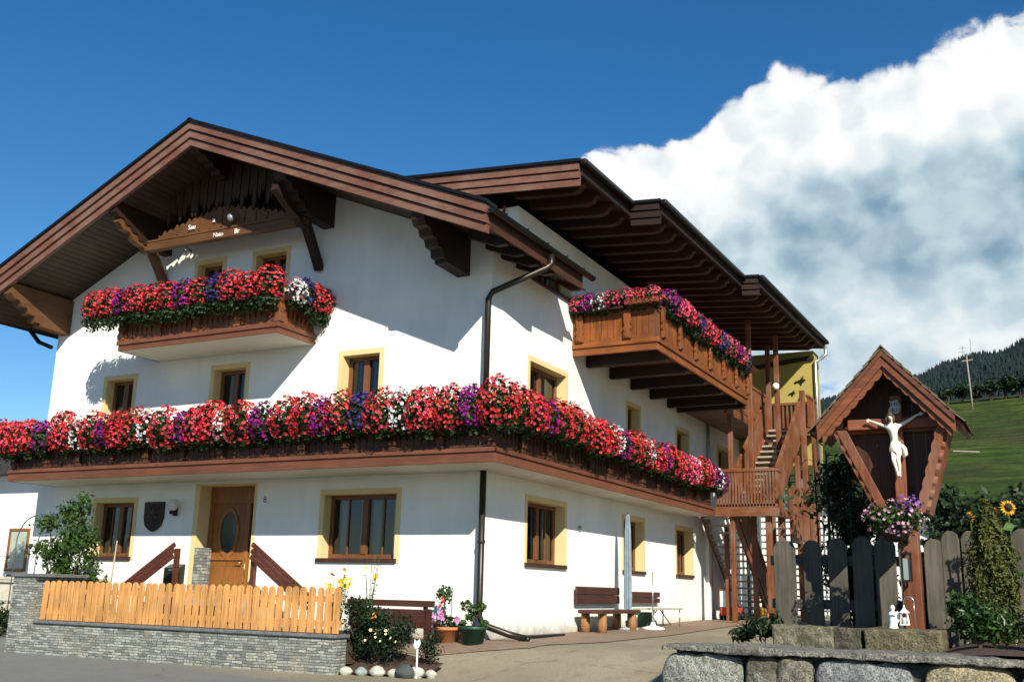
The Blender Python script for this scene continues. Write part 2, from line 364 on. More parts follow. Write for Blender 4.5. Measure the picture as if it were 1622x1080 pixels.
def mat_meadow():
    m, t, bs = base_mat('meadow_grass'); v = coords(t)
    n1 = t.noise(v, 0.035, 5, 0.6); n2 = t.noise(v, 1.3, 6, 0.7); n3 = t.noise(coords(t, (0.25, 1.6, 1.6)), 0.12, 4, 0.6); n4 = t.noise(coords(t, (0.5, 1, 1)), 0.35, 5, 0.7)
    c_ = t.mix(t.smooth(n1, 0.38, 0.62), (0.040, 0.072, 0.009), (0.075, 0.105, 0.015))
    c_ = t.mix(t.math('MULTIPLY', t.smooth(n3, 0.5, 0.68), 0.5), c_, (0.055, 0.052, 0.018))
    n5 = t.noise(v, 0.09, 6, 0.72)
    c_ = t.mix(t.math('MULTIPLY', t.smooth(n5, 0.44, 0.62), 0.75), c_, (0.046, 0.042, 0.014))
    c_ = t.mix(t.math('MULTIPLY', t.smooth(n4, 0.40, 0.62), 0.75), c_, (0.014, 0.028, 0.006))
    c_ = t.mix(t.math('MULTIPLY', t.smooth(n2, 0.42, 0.7), 0.55), c_, (0.014, 0.032, 0.006))
    t.link(c_, bs.inputs['Base Color']); bs.inputs['Roughness'].default_value = 0.9; bs.inputs['Specular IOR Level'].default_value = 0.1
    bump(t, bs, n2, 1.0, 0.25); return m
def mat_forest_floor():
    m, t, bs = base_mat('forest_slope'); v = coords(t)
    n1 = t.noise(v, 0.006, 6, 0.65); n2 = t.noise(v, 0.05, 4, 0.7)
    c_ = t.mix(t.smooth(n2, 0.3, 0.7), (0.011, 0.022, 0.022), (0.020, 0.036, 0.032))  # blue mixed into the slope colour in place of distance haze
    c_ = t.mix(t.math('MULTIPLY', t.smooth(n1, 0.52, 0.60), 0.8), c_, (0.024, 0.046, 0.028))
    t.link(c_, bs.inputs['Base Color']); bs.inputs['Roughness'].default_value = 1.0; bs.inputs['Specular IOR Level'].default_value = 0.0; bump(t, bs, n2, 1.0, 6.0); return m
M_MEADOW = mat_meadow(); M_SOIL = mat_soil()
xs = np.unique(np.concatenate([np.linspace(-400, -25, 16), np.arange(-25, 25, 0.4), np.linspace(25, 400, 16)]))
ys = np.unique(np.concatenate([np.linspace(-80, -16, 9), np.arange(-16, 2, 0.3), np.arange(2, 40, 1.5), np.linspace(40, 900, 20)]))
structure('ground', grid(xs, ys, hgt, mat_asphalt(), 'ground'))
def meadow_h(x, y):
    u = y-27; s_ = 0.245*u*sstep(u, -2, 30)
    s_ = min(s_, 0.245*u) if u > 0 else -0.6
    s_ *= sstep(x, -120, -15)
    return -0.4+s_+0.35*math.sin(x*0.11)+0.5*math.sin(y*0.05+x*0.03) if u > 0 else -0.4
structure('meadow_slope', grid(np.linspace(-150, 260, 90), np.linspace(25, 150, 70), meadow_h, M_MEADOW, 'meadow_slope'))
rs = np.random.RandomState(4)
PH = rs.uniform(0, 6.28, 12)
def mountain_h(x, y):
    az = math.degrees(math.atan2(x-8.5, y+15)); d = math.hypot(x-8.5, y+15)
    elev = np.interp(az, [-80, -60, -30, -20, -14, -11, -9.7, -7, -4.9, -2.5, -0.5, 4, 20, 40], [3, 3.5, 4, 6.5, 8.6, 9.4, 9.7, 10.1, 10.55, 11.2, 11.9, 13.5, 16, 12])
    f = sstep(d, 150, 1900)
    rid = 0.10*math.sin(az*1.3+PH[0])+0.06*math.sin(az*3.1+PH[1])
    z = math.tan(math.radians(elev+rid))*1900*(0.12*min(1, d/400)+0.88*f**1.15)
    z += 14*math.sin(x*0.011+PH[2])*math.sin(y*0.009+PH[3])*f*(1-f)*4
    return z-6
mx_ = np.linspace(-1500, 1300, 150); my_ = np.linspace(150, 2100, 110)
structure('forested_mountain', grid(mx_, my_, mountain_h, mat_forest_floor(), 'forested_mountain'))
# the far wood reads as one mass
def forest():
    rng = np.random.RandomState(11); V = []; F = []
    n = 0
    while n < 15000:
        az = math.radians(rng.uniform(-18, 6)); d = 500+1450*rng.uniform()**0.7
        x = 8.5+d*math.sin(az); y = -15+d*math.cos(az)
        if math.sin(x*0.012+1)+math.sin(y*0.010+x*0.004) > 1.1: n += 1; continue
        z = mountain_h(x, y); h = rng.uniform(5, 10); r = h*0.24; k = len(V); n += 1
        for q in range(5): V.append((x+r*math.cos(q*1.2566), y+r*math.sin(q*1.2566), z-1))
        V.append((x, y, z+h))
        F += [(k+q, k+(q+1) % 5, k+5) for q in range(5)]
    o = link('conifer_forest', np_mesh('conifer_forest', np.array(V), np.array(F), leafmat('distant_conifer', (0.010, 0.019, 0.021), 0.35, 0.02, 1.0)))  # bluish tree colour stands in for distance haze
    o['kind'] = 'stuff'; tag(o, 'dark blue-green conifer forest covering the far mountain', 'forest')
forest()

# brick-paved apron along the house (4 mm above the ground sheet)
PAV = [(-1.6, -1.0), (-0.2, -1.35), (1.2, -0.6), (1.75, 1.0), (1.9, 4.0), (1.7, 8.0), (1.6, 12.0)]
def apron():
    mb = MB(); N = 60; rows = 8
    def outer(t):
        u = t*(len(PAV)-1); i = min(int(u), len(PAV)-2); f_ = u-i
        return (PAV[i][0]*(1-f_)+PAV[i+1][0]*f_, PAV[i][1]*(1-f_)+PAV[i+1][1]*f_)
    def inner(t): return (-1.6+1.6*min(1, t/0.3), 0.05) if t < 0.3 else (-0.05, 12.0*(t-0.3)/0.7)
    vs = []; fs = []
    for i in range(N+1):
        a_ = inner(i/N); b_ = outer(i/N)
        for j in range(rows+1):
            x = a_[0]+(b_[0]-a_[0])*j/rows; y = a_[1]+(b_[1]-a_[1])*j/rows; vs.append((x, y, hgt(x, y)+0.012))
    for i in range(N):
        for j in range(rows): k = i*(rows+1)+j; fs.append((k, k+1, k+rows+2, k+rows+1))
    mb.add(vs, fs, True); structure('paved_apron', mb.mesh('paved_apron', mat_pavers()))
apron()

# ------------------------------------------------------------------ the house
HOUSE = thing('chalet_house', 'large white alpine chalet with brown gable roof and flowered wooden balconies', 'house', (-5.65, 0, 0))
XL, YB = -11.3, 17.0
RX, RZ = -6.0, 9.70                     # ridge
SL, SR = 0.465, 0.413                   # slopes left and right
def roof_top(x): return RZ-SR*(x-RX) if x > RX else RZ-SL*(RX-x)
def dorm_top(x, y): return 8.30-0.08*(x-1.5)+0.022*(y-0.41)
def wall_cells(mb, u0, u1, v0, top, holes, fn, thick=0.28):
    us = sorted({u0, u1, *[h[0] for h in holes], *[h[1] for h in holes], *([RX] if u0 < RX < u1 and top(0) != top(1) else [])})
    for a_, b_ in zip(us[:-1], us[1:]):
        mid = (a_+b_)/2; hs = sorted([(h[2], h[3]) for h in holes if h[0] <= mid <= h[1]]); z = v0; segs = []
        for lo, hi in hs:
            if lo > z: segs.append((z, lo, lo))
            z = hi
        segs.append((z, top(a_), top(b_)))
        for lo, ta, tb in segs: mb.prism([(a_, lo), (b_, lo), (b_, tb), (a_, ta)], fn, 0, -thick)
FR = lambda u, v, w: (u, -w, v)          # front wall: u = x, w outward (towards -y)
SI = lambda u, v, w: (w, u, v)           # right wall: u = y, w outward (towards +x)
def ubox(mb, fn, u0, u1, v0, v1, w0, w1):
    p, q = fn(u0, v0, w0), fn(u1, v1, w1); return mb.box(p[0], q[0], p[1], q[1], p[2], q[2])
# (u0,u1,v0,v1) openings
F_WIN = dict(gl=(-9.42, -8.30, 1.30, 2.42), gr=(-3.42, -1.82, 1.30, 2.46),
             ma=(-9.53, -8.71, 3.72, 5.06), mb=(-6.43, -5.59, 3.72, 5.06), mc=(-3.20, -2.35, 3.72, 5.08),
             ua=(-7.17, -6.48, 5.75, 7.40), ub=(-5.57, -4.77, 5.75, 7.40))
F_DOOR = (-6.52, -5.10, 0.62, 2.71)
S_WIN = dict(ga=(1.56, 3.20, 1.30, 2.44), gb=(6.35, 7.62, 1.30, 2.44), gc=(10.0, 11.25, 1.30, 2.44),
             ma=(1.56, 3.20, 3.72, 5.06), mb=(6.62, 7.40, 3.72, 5.06), mc=(10.16, 11.12, 3.72, 5.0), md=(13.9, 14.9, 3.9, 5.02),
             ua=(1.55, 3.32, 6.70, 7.50))
mb = MB()
wall_cells(mb, XL, 0, -0.6, lambda x: roof_top(x)-0.34, list(F_WIN.values())+[F_DOOR], FR)
mb.build('wall', M_WALL, HOUSE)
mb = MB()
wall_cells(mb, 0.28, 0.95, -0.6, lambda y: 6.9, [], SI); wall_cells(mb, 0.95, YB, -0.6, lambda y: 7.95, list(S_WIN.values()), SI)
mb.build('wall', M_WALL, HOUSE)
mb = MB(); mb.box(XL, XL+0.28, 0.29, YB, -0.6, roof_top(XL)-0.36); mb.prism([(XL, -0.6), (0, -0.6), (0, 6.9), (RX, RZ-0.4), (XL, roof_top(XL)-0.4)], FR, -YB+0.28, -YB)
mb.build('wall', M_WALL, HOUSE)
# dormer front wall (in shade, glazed)
mb = MB(); mb.prism([(-3.5, 8.2), (-0.29, roof_top(-0.29)-0.1), (-0.29, 7.95), (-3.3, 8.35)], FR, -0.98, -1.2); mb.build('dormer_wall', M_WALL, HOUSE)
mb = MB(); mb.prism([(-1.9, 8.09), (-0.42, 7.50), (-0.42, 7.92), (-1.9, 8.08)], FR, -0.95, -0.975)
mb.build('dormer_window', M_DKGLASS, HOUSE)
mb = MB(); mb.box(-0.34, -0.28, 0.93, 0.979, 7.30, 8.0); mb.build('corner_post', FRAME('z'), HOUSE)
# dark floors keep the rooms apart
mb = MB()
for z in (2.85, 5.5): mb.box(XL+0.3, -0.3, 0.35, YB-0.3, z-0.1, z)
mb.build('floor_slab', plain('room_grey', (0.25, 0.24, 0.22)), HOUSE)

def window(nm, fn, o, frame_axis=('x', 'z'), band=0.10, mull=1, munt=1, bars=0, curtain='half', sill=True, depth=0.22, bottom_band=True):
    u0, u1, v0, v1 = o; m = MB(); e = 0.004
    # ochre band round the opening, 6 mm proud of the stucco
    ubox(m, fn, u0-band, u0, v0-(0.06 if bottom_band else 0), v1+band, 0.001, 0.008); ubox(m, fn, u1, u1+band, v0-(0.06 if bottom_band else 0), v1+band, 0.001, 0.008); ubox(m, fn, u0, u1, v1, v1+band, 0.001, 0.008)
    # reveal
    ubox(m, fn, u0-0.02, u0+e, v0, v1, -depth-0.06, 0.007); ubox(m, fn, u1-e, u1+0.02, v0, v1, -depth-0.06, 0.007); ubox(m, fn, u0+e, u1-e, v1-e, v1+0.02, -depth-0.06, 0.007)
    ubox(m, fn, u0+e, u1-e, v0-0.02, v0+e, -depth-0.06, 0.007)
    W = m.build('window', M_OCHRE, HOUSE)
    u0 += e; u1 -= e; v1 -= e; v0 += e
    f_ = MB(); t = 0.075; w0, w1 = -depth-0.05, -depth+0.02
    ubox(f_, fn, u0, u0+t, v0, v1, w0, w1); ubox(f_, fn, u1-t, u1, v0, v1, w0, w1); ubox(f_, fn, u0+t, u1-t, v1-t, v1, w0, w1); ubox(f_, fn, u0+t, u1-t, v0, v0+t*1.2, w0, w1)
    us = [u0+t+(u1-u0-2*t)*k/(mull+1) for k in range(mull+2)]
    for k in range(1, mull+1): ubox(f_, fn, us[k]-0.06, us[k]+0.06, v0+t*1.2, v1-t, w0, w1+0.015)
    f_.build('frame', FRAME('z'), W, bevel=0.006)
    if munt or bars:
        for k in range(mull+1):
            a_, b_ = us[k]+(0.06 if k else 0), us[k+1]-(0.06 if k < mull else 0)
            for q in range(munt): g = MB(); x = a_+(b_-a_)*(q+1)/(munt+1); ubox(g, fn, x-0.013, x+0.013, v0+t*1.2, v1-t, w0+0.02, w1-0.015); g.build('glazing_bar', FRAME('z'), W)
            for q in range(bars): g = MB(); z = v0+(v1-v0)*(q+1)/(bars+1); ubox(g, fn, a_, b_, z-0.013, z+0.013, w0+0.022, w1-0.013); g.build('glazing_bar', FRAME('x'), W)
    p = MB(); p.add([fn(u0+t, v0+t, w0+0.03), fn(u1-t, v0+t, w0+0.03), fn(u1-t, v1-t, w0+0.03), fn(u0+t, v1-t, w0+0.03)], [(0, 1, 2, 3)]); p.build('pane', M_GLASS, W)
    if curtain:
        cu = MB()
        def strip(a_, b_, zl, zh, dep=-0.16, fold=18):
            n = max(6, int((b_-a_)*40)); vs = []; fs = []
            for i in range(n+1):
                x = a_+(b_-a_)*i/n; wv = -depth+dep+0.022*math.sin(i*1.9)+0.01*math.sin(i*0.7)
                lo = zl+0.02*math.sin(i*1.3); vs += [fn(x, lo, wv), fn(x, zh, wv)]
            for i in range(n): fs.append((2*i, 2*i+2, 2*i+3, 2*i+1))
            cu.add(vs, fs, True)
        H = v1-v0
        if curtain == 'half': strip(u0+0.08, u1-0.08, v0+0.1, v0+0.42*H); strip(u0+.1, u1-.1, v1-.3*H, v1-.05)
        elif curtain == 'sides':
            for k in range(mull+1):
                a_, b_ = us[k], us[k+1]; strip(a_+.05, a_+(b_-a_)*.30, v0+.1, v1-.05); strip(b_-(b_-a_)*.30, b_-.05, v0+.1, v1-.05)
        elif curtain == 'full': strip(u0+.06, u1-.06, v0+.08, v1-.05)
        cu.build('curtain', M_CURT, W)
    if sill:
        s_ = MB(); ubox(s_, fn, u0-0.10, u1+0.06, v0-0.06, v0+0.012, -depth+0.02, 0.05); s_.build('sill', M_SILL, W, bevel=0.006)
    return W
window('gl', FR, F_WIN['gl'], curtain='half'); window('gr', FR, F_WIN['gr'], curtain='sides', bars=0)
for k in ('ma', 'mb', 'mc'): window(k, FR, F_WIN[k], mull=1, munt=0, curtain='sides', sill=False, bottom_band=False)
for k in ('ua', 'ub'): window(k, FR, F_WIN[k], mull=1, munt=0, curtain=None, sill=False, bottom_band=False)
window('sga', SI, S_WIN['ga'], curtain='sides'); window('sgb', SI, S_WIN['gb'], curtain='half'); window('sgc', SI, S_WIN['gc'], curtain='half')
for k in ('ma', 'mb', 'mc', 'md'): window(k, SI, S_WIN[k], mull=1, munt=0, curtain='half', sill=k == 'md')
window('sua', SI, S_WIN['ua'], mull=1, curtain='sides')

# front door
def door():
    u0, u1, v0, v1 = F_DOOR; d = 0.34; m = MB(); e = 0.004
    ubox(m, FR, u0-0.12, u0, v0-0.1, v1+0.035, 0.001, 0.008); ubox(m, FR, u1, u1+0.06, v0-0.1, v1+0.035, 0.001, 0.008)
    ubox(m, FR, u0-0.02, u0+e, v0, v1, -d-0.1, 0.007); ubox(m, FR, u1-e, u1+0.02, v0, v1, -d-0.1, 0.007); ubox(m, FR, u0, u1, v1-e, v1+0.02, -d-0.1, 0.007)
    D = m.build('door_surround', M_OCHRE, HOUSE)
    f_ = MB(); a0, a1 = u0+e, u1-e; s_ = a1-0.40          # door leaf | side light
    for x in (a0, s_-0.05, a1-0.08): ubox(f_, FR, x, x+0.10 if x != a1-0.08 else a1, v0, v1-e, -d-0.06, -d+0.03)
    ubox(f_, FR, a0+0.1, a1-0.08, v1-0.34, v1-e, -d-0.055, -d+0.025)
    f_.build('door_frame', DOOR('z'), D, bevel=0.008)
    lf = MB(); l0, l1 = a0+0.10, s_-0.05; cx = (l0+l1)/2; zt = v1-0.34
    ubox(lf, FR, l0, l1, v0, zt, -d-0.05, -d)
    # raised mouldings: oval surround, lower panels
    el = lambda r0, r1, w0, w1: [lf.add([FR(cx+r*r0*math.cos(t), 1.80+r*r1*math.sin(t), w) for t in [2*math.pi*i/28 for i in range(28)] for r, w in ((1.0, w0), (1.0, w1), (1.24, w1), (1.24, w0))],
          [((i*4+j), (i*4+(j+1) % 4), ((i+1) % 28)*4+(j+1) % 4, ((i+1) % 28)*4+j) for i in range(28) for j in range(4)])]
    el(0.21, 0.40, -d, -d+0.025)
    for z0, z1 in ((0.74, 1.18),):
        for g in (0.0, 0.05): ubox(lf, FR, l0+0.09+g, l1-0.09-g, z0+g, z1-g, -d, -d+0.012+g*0.3)
    ubox(lf, FR, l0, l1, 1.27, 1.33, -d, -d+0.03); lf.build('door_leaf', DOOR('z'), D, bevel=0.006)
    gl = MB(); gl.add([FR(cx+0.21*math.cos(t), 1.80+0.40*math.sin(t), -d+0.006) for t in [2*math.pi*i/28 for i in range(28)]], [tuple(range(28))]); gl.build('oval_pane', M_DKGLASS, D)
    sp = MB(); ubox(sp, FR, s_+0.05, a1-0.08, v0, 1.33, -d-0.05, -d-0.01); ubox(sp, FR, s_+0.09, a1-0.12, 0.74, 1.18, -d-0.01, -d+0.012); sp.build('side_panel', DOOR('z'), D)
    sg = MB(); ubox(sg, FR, s_+0.05, a1-0.08, 1.33, zt, -d-0.04, -d-0.02); sg.build('side_pane', M_DKGLASS, D)
    h = MB(); h.tube([FR(l1-0.02, 1.22, -d+0.03), FR(l1-0.02, 1.22, -d+0.08), FR(l1-0.14, 1.22, -d+0.08)], 0.012); h.tube([FR(s_+0.02, 1.30, -d+0.04), FR(s_+0.02, 0.85, -d+0.04)], 0.018); h.build('door_handle', plain('brass', (0.5, 0.36, 0.12), 0.3, 0.9), D)
    st = MB(); ubox(st, FR, -6.512, -6.36, 0.62, 1.50, -d+0.05, 0.012); st.build('stone_pier', stone_mat('pier_stone', 0.16, 0.06), D)

def stone_mat(name, bw=0.20, bh=0.042, warm=0.0, side=False):
    m, t, bs = base_mat(name); tc = t.new('ShaderNodeTexCoord'); sx = t.new('ShaderNodeSeparateXYZ'); t.link(tc.outputs['Object'], sx.inputs[0])
    cx = t.new('ShaderNodeCombineXYZ'); t.link(t.math('ADD', sx.outputs[0], t.math('MULTIPLY', sx.outputs[1], 0.97)), cx.inputs[0]); t.link(sx.outputs[2], cx.inputs[1])
    wob = t.new('ShaderNodeTexNoise'); t.link(tc.outputs['Object'], wob.inputs['Vector']); wob.inputs['Scale'].default_value = 6; wob.inputs['Detail'].default_value = 3
    va = t.new('ShaderNodeVectorMath', operation='MULTIPLY_ADD'); t.link(wob.outputs['Color'], va.inputs[0]); va.inputs[1].default_value = (0.09, 0.045, 0); t.link(cx.outputs[0], va.inputs[2])
    br = t.new('ShaderNodeTexBrick'); t.link(va.outputs[0], br.inputs['Vector']); br.inputs['Scale'].default_value = 1
    br.inputs['Brick Width'].default_value = bw; br.inputs['Row Height'].default_value = bh; br.inputs['Mortar Size'].default_value = 0.004; br.offset = 0.37; br.squash = 0.6; br.squash_frequency = 3
    br.inputs['Color1'].default_value = (0.13, 0.15, 0.14, 1); br.inputs['Color2'].default_value = (0.40, 0.41, 0.36, 1); br.inputs['Mortar'].default_value = (0.035, 0.035, 0.03, 1)
    n1 = t.noise(tc.outputs['Object'], 14, 6, 0.7); n2 = t.noise(tc.outputs['Object'], 2.2, 3)
    c_ = t.mix(t.math('MULTIPLY', t.smooth(n1, 0.42, 0.7), 0.6), br.outputs['Color'], (0.10, 0.11, 0.10))
    c_ = t.mix(t.math('MULTIPLY', t.smooth(n2, 0.5, 0.7), 0.35), c_, (0.30, 0.25, 0.17))
    t.link(c_, bs.inputs['Base Color']); bs.inputs['Roughness'].default_value = 0.85
    hh = t.math('ADD', t.math('MULTIPLY', br.outputs['Fac'], -0.8), n1); bump(t, bs, hh, 0.9, 0.03); return m
door()

# ---- main roof
def roof():
    m = MB(); y0, y1 = -1.58, YB+1.0; TH = 0.30
    prof_t = [(-12.3, roof_top(-12.3)), (RX, RZ), (0.78, roof_top(0.78))]
    prof_b = [(x, z-TH) for x, z in prof_t]
    left = [prof_t[0], prof_t[1], prof_b[1], prof_b[0]]
    m.prism(left, FR, -y0, -y1)
    m.prism([prof_t[1], prof_t[2], prof_b[2], prof_b[1]], FR, -y0, -2.15)          # right slope in front of the dormer
    xq = -3.2; m.prism([prof_t[1], (xq, roof_top(xq)), (xq, roof_top(xq)-TH), prof_b[1]], FR, -2.15, -y1)
    xr = -0.1; m.prism([(xq, roof_top(xq)), (xr, roof_top(xr)), (xr, roof_top(xr)-TH), (xq, roof_top(xq)-TH)], FR, -2.15, -2.75)
    R_ = m.build('roof', M_ROOF, HOUSE)
    # soffit boards under the front overhang and the side eave
    s_ = MB()
    for side, (xa, xb) in (('l', (-12.25, RX)), ('r', (RX, 0.74))):
        n = 46
        for i in range(n):
            a_, b_ = xa+(xb-xa)*i/n, xa+(xb-xa)*(i+1)/n-0.012
            za, zb = roof_top(a_)-TH, roof_top(b_)-TH
            s_.prism([(a_, za-0.03), (b_, zb-0.03), (b_, zb-0.002), (a_, za-0.002)], FR, 1.55, -0.0 if -11.3 < a_ < 0 else -2.5)
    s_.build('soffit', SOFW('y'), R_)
    # bargeboards: three boards stepping back downwards, on a backing coloured dark as their shadow lines
    for xa, xb in ((-12.35, RX), (RX, 0.80)):
        for k, (zt, zb, yf) in enumerate(((0.03, -0.125, 1.76), (-0.150, -0.292, 1.72), (-0.312, -0.455, 1.68))):
            b_ = MB(); b_.prism([(xa, roof_top(xa)+zt), (xb, roof_top(xb)+zt), (xb, roof_top(xb)+zb), (xa, roof_top(xa)+zb)], FR, yf, 1.60)
            b_.build('bargeboard', BARGE('x'), R_)
        b_ = MB(); b_.prism([(xa, roof_top(xa)-0.02), (xb, roof_top(xb)-0.02), (xb, roof_top(xb)-0.45), (xa, roof_top(xa)-0.45)], FR, 1.60, 1.585); b_.build('barge_shadow_backing', DARK('x'), R_)
        b_ = MB(); b_.prism([(xa-0.03, roof_top(xa)+0.095), (xb+0.03, roof_top(xb)+0.095), (xb+0.03, roof_top(xb)+0.035), (xa-0.03, roof_top(xa)+0.035)], FR, 1.80, 1.40); b_.build('verge_flashing', M_GUT, R_)
    # eave boards, right and left
    e_ = MB(); z = roof_top(0.8); e_.box(0.785, 0.815, -1.60, 2.15, z-0.36, z-0.02); e_.build('eave_board', BALC('y'), R_); e_ = MB(); e_.box(-12.33, -12.30, -1.6, YB, roof_top(-12.3)-0.34, roof_top(-12.3)-0.02); e_.build('eave_board', BALC('y'), R_)
    e_ = MB(); e_.prism([(0.30, roof_top(0.30)-0.30), (0.78, z-0.30), (0.78, z-0.40), (0.60, z-0.40), (0.30, roof_top(0.30)-0.40)], FR, -2.05, -2.14); e_.build('eave_end', BALC('x'), R_)
    # eave rafters under the right overhang
    for y in (-0.9, -0.3, 0.3, 0.9):
        e_ = MB(); e_.prism([(0.0, roof_top(0)-0.335), (0.74, roof_top(0.74)-0.335), (0.74, roof_top(0.74)-0.42), (0.55, roof_top(0.55)-0.50), (0.0, roof_top(0)-0.52)], FR, -y, -y-0.12); e_.build('rafter', DARK('x'), R_)
    # gutter
    def gutter(x, z, ya, yb, nm='gutter', parent=R_):
        g = MB(); n = 9; vs = []; fs = []
        for y in (ya, yb):
            for i in range(n):
                t = math.pi+math.pi*i/(n-1); vs.append((x+0.075*math.cos(t), y, z+0.075*math.sin(t)))
            for i in range(n):
                t = 2*math.pi-math.pi*i/(n-1); vs.append((x+0.068*math.cos(t), y, z+0.068*math.sin(t)))
        k = 2*n
        for i in range(k): fs.append((i, (i+1) % k, k+(i+1) % k, k+i))
        fs += [tuple(range(n)), tuple(range(k+n-1, k-1, -1))]
        g.add(vs, fs); y = ya+0.4
        while y < yb-0.1: g.bar((x-0.09, y, z+0.02), (x+0.085, y, z+0.02), 0.03, 0.012); y += 0.8
        return g.build(nm, M_GUT, parent)
    gutter(0.90, z-0.06, -1.72, 2.45)
    gutter(-12.41, roof_top(-12.3)-0.08, -1.72, YB)
    return R_, gutter
ROOF, gutter = roof()

# ---- purlins with carved undersides, knee braces, gable truss
def purlin(x, w, ztop, zbot, yout=1.6):
    m = MB(); h = ztop-zbot
    pr = [(0.0, zbot), (0.9*yout*0.55, zbot+0.02), (0.50*yout, zbot+0.10*h), (0.58*yout, zbot+0.10*h), (0.60*yout, zbot+0.26*h), (0.70*yout, zbot+0.28*h), (0.73*yout, zbot+0.42*h), (0.82*yout, zbot+0.44*h), (0.86*yout, zbot+0.58*h), (0.95*yout, zbot+0.60*h), (yout, zbot+0.72*h), (yout, ztop), (0, ztop)]
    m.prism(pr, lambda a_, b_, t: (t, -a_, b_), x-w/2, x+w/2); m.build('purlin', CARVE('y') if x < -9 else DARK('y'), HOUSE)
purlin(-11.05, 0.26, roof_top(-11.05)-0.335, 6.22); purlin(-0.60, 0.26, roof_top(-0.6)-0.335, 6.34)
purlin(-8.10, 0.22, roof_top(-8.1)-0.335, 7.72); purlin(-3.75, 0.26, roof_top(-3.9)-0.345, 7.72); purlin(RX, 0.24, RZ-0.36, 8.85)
def brace(x, pts, w=0.16):
    m = MB(); up = []; lo = []
    for i, (y, z, t) in enumerate(pts):
        q0 = pts[max(i-1, 0)]; q1 = pts[min(i+1, len(pts)-1)]; d = Vector((q1[0]-q0[0], q1[1]-q0[1])).normalized(); n_ = Vector((-d.y, d.x))
        up.append((y+n_.x*t, z+n_.y*t)); lo.append((y-n_.x*t, z-n_.y*t))
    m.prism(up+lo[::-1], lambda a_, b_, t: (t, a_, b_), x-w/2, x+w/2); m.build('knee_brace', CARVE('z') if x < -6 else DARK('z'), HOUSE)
def wavy(pts): return pts
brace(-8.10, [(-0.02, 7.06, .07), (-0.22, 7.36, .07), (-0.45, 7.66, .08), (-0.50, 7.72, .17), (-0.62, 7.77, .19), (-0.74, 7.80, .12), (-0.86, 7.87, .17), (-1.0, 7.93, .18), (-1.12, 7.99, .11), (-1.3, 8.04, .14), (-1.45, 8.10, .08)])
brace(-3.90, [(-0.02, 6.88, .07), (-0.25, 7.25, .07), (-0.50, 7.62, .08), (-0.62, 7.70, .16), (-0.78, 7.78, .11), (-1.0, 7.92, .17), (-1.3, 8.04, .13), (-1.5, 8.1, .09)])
mb = MB(); mb.bar((-8.2, -0.62, 7.70), (-3.8, -0.62, 7.70), 0.16, 0.17); mb.bar((-8.0, -0.66, 7.815), (-4.0, -0.66, 7.815), 0.10, 0.05); TIE = mb.build('tie_beam', CARVE('x'), HOUSE, bevel=0.01)
# fretwork crest standing on the tie beam
mb = MB(); N = 63; ptsu = []
for i in range(N+1):
    x = -7.75+3.5*i/N; t_ = 1-abs((x+6.0)/1.75); ptsu.append((x, 7.85+0.05+0.42*max(0, t_)**0.9+(0.08, -0.03, 0.03)[i % 3]*(1 if (i//3) % 2 else .6)))
mb.prism([(-7.75, 7.85)]+ptsu+[(-4.25, 7.85)], FR, 0.64, 0.60)
for i in range(9): 
    x = -7.2+0.3*i; mb.box(x-0.02, x+0.02, -0.66, -0.645, 7.88, 7.95+0.3*max(0, 1-abs((x+6)/1.75)))
mb.build('fretwork_crest', CARVE('x'), HOUSE)
# dark vertical boarding of the gable top with a fretted lower edge
mb = MB(); n = 36
for i in range(n):
    x0 = -8.0+4.1*i/n; x1 = x0+4.1/n-0.012; zb = 8.02+(0.10 if i % 2 else 0.0)
    mb.prism([(x0, zb), ((x0+x1)/2, zb-0.07), (x1, zb), (x1, roof_top(x1)-0.345), (x0, roof_top(x0)-0.345)], FR, 0.06+0.02*(i % 2), 0.004)
mb.build('gable_boarding', DARK('z'), HOUSE)
mb = MB(); rg = random.Random(14); n = 30
for i in range(n):
    x0 = -7.55+3.35*i/n; x1 = x0+3.35/n-0.014; c_ = (x0+x1)/2; zt = roof_top(c_)-0.335; zb = max(8.16+.16*abs(math.sin(i*.9))+.10*(i % 3), zt-1.1)
    if zt-zb > .15: mb.prism([(x0, zb+.10), (x0+.02, zb+.03), (c_, zb-.06), (x1-.02, zb+.03), (x1, zb+.10), (x1, roof_top(x1)-.34), (x0, roof_top(x0)-.34)], FR, 0.66+.015*(i % 2), 0.63)
mb.build('carved_fringe', wood('fringe_wood', (0.040, 0.019, 0.009), 'z', .6, .4), HOUSE)
mb = MB(); mb.lathe([(0.0, -.09), (0.06, -.07), (0.085, 0), (0.06, .07), (0, .09)], (-5.62, -0.78, 7.98), 12); mb.build('gable_ornament', plain('pewter', (0.3, 0.32, 0.32), 0.4, 0.4), HOUSE)
def lettering(txt, x, z, size, parent, y=-0.705, tilt=0.0, mat=None, depth=0.006, fn=None, name='lettering'):
    cu = bpy.data.curves.new('lettering', 'FONT'); cu.body = txt; cu.size = size; cu.extrude = depth; cu.align_x = 'CENTER'
    tmp = bpy.data.objects.new('lettering_tmp', cu); COL.objects.link(tmp)
    me = bpy.data.meshes.new_from_object(tmp.evaluated_get(bpy.context.evaluated_depsgraph_get())); bpy.data.objects.remove(tmp)
    M = fn if fn else Matrix.Translation((x, y, z)) @ Matrix.Rotation(math.pi/2, 4, 'X') @ Matrix.Rotation(tilt, 4, 'Z')
    me.transform(M); me.materials.clear(); me.materials.append(mat or M_WHITE)
    return link(name, me, parent)
lettering('Sau', -6.78, 7.93, 0.15, TIE, -0.675); lettering('a', -6.18, 8.0, 0.17, TIE, -0.675); lettering('Nato', -6.0, 7.655, 0.13, TIE, -0.705); lettering('Br', -5.5, 7.65, 0.15, TIE, -0.705)

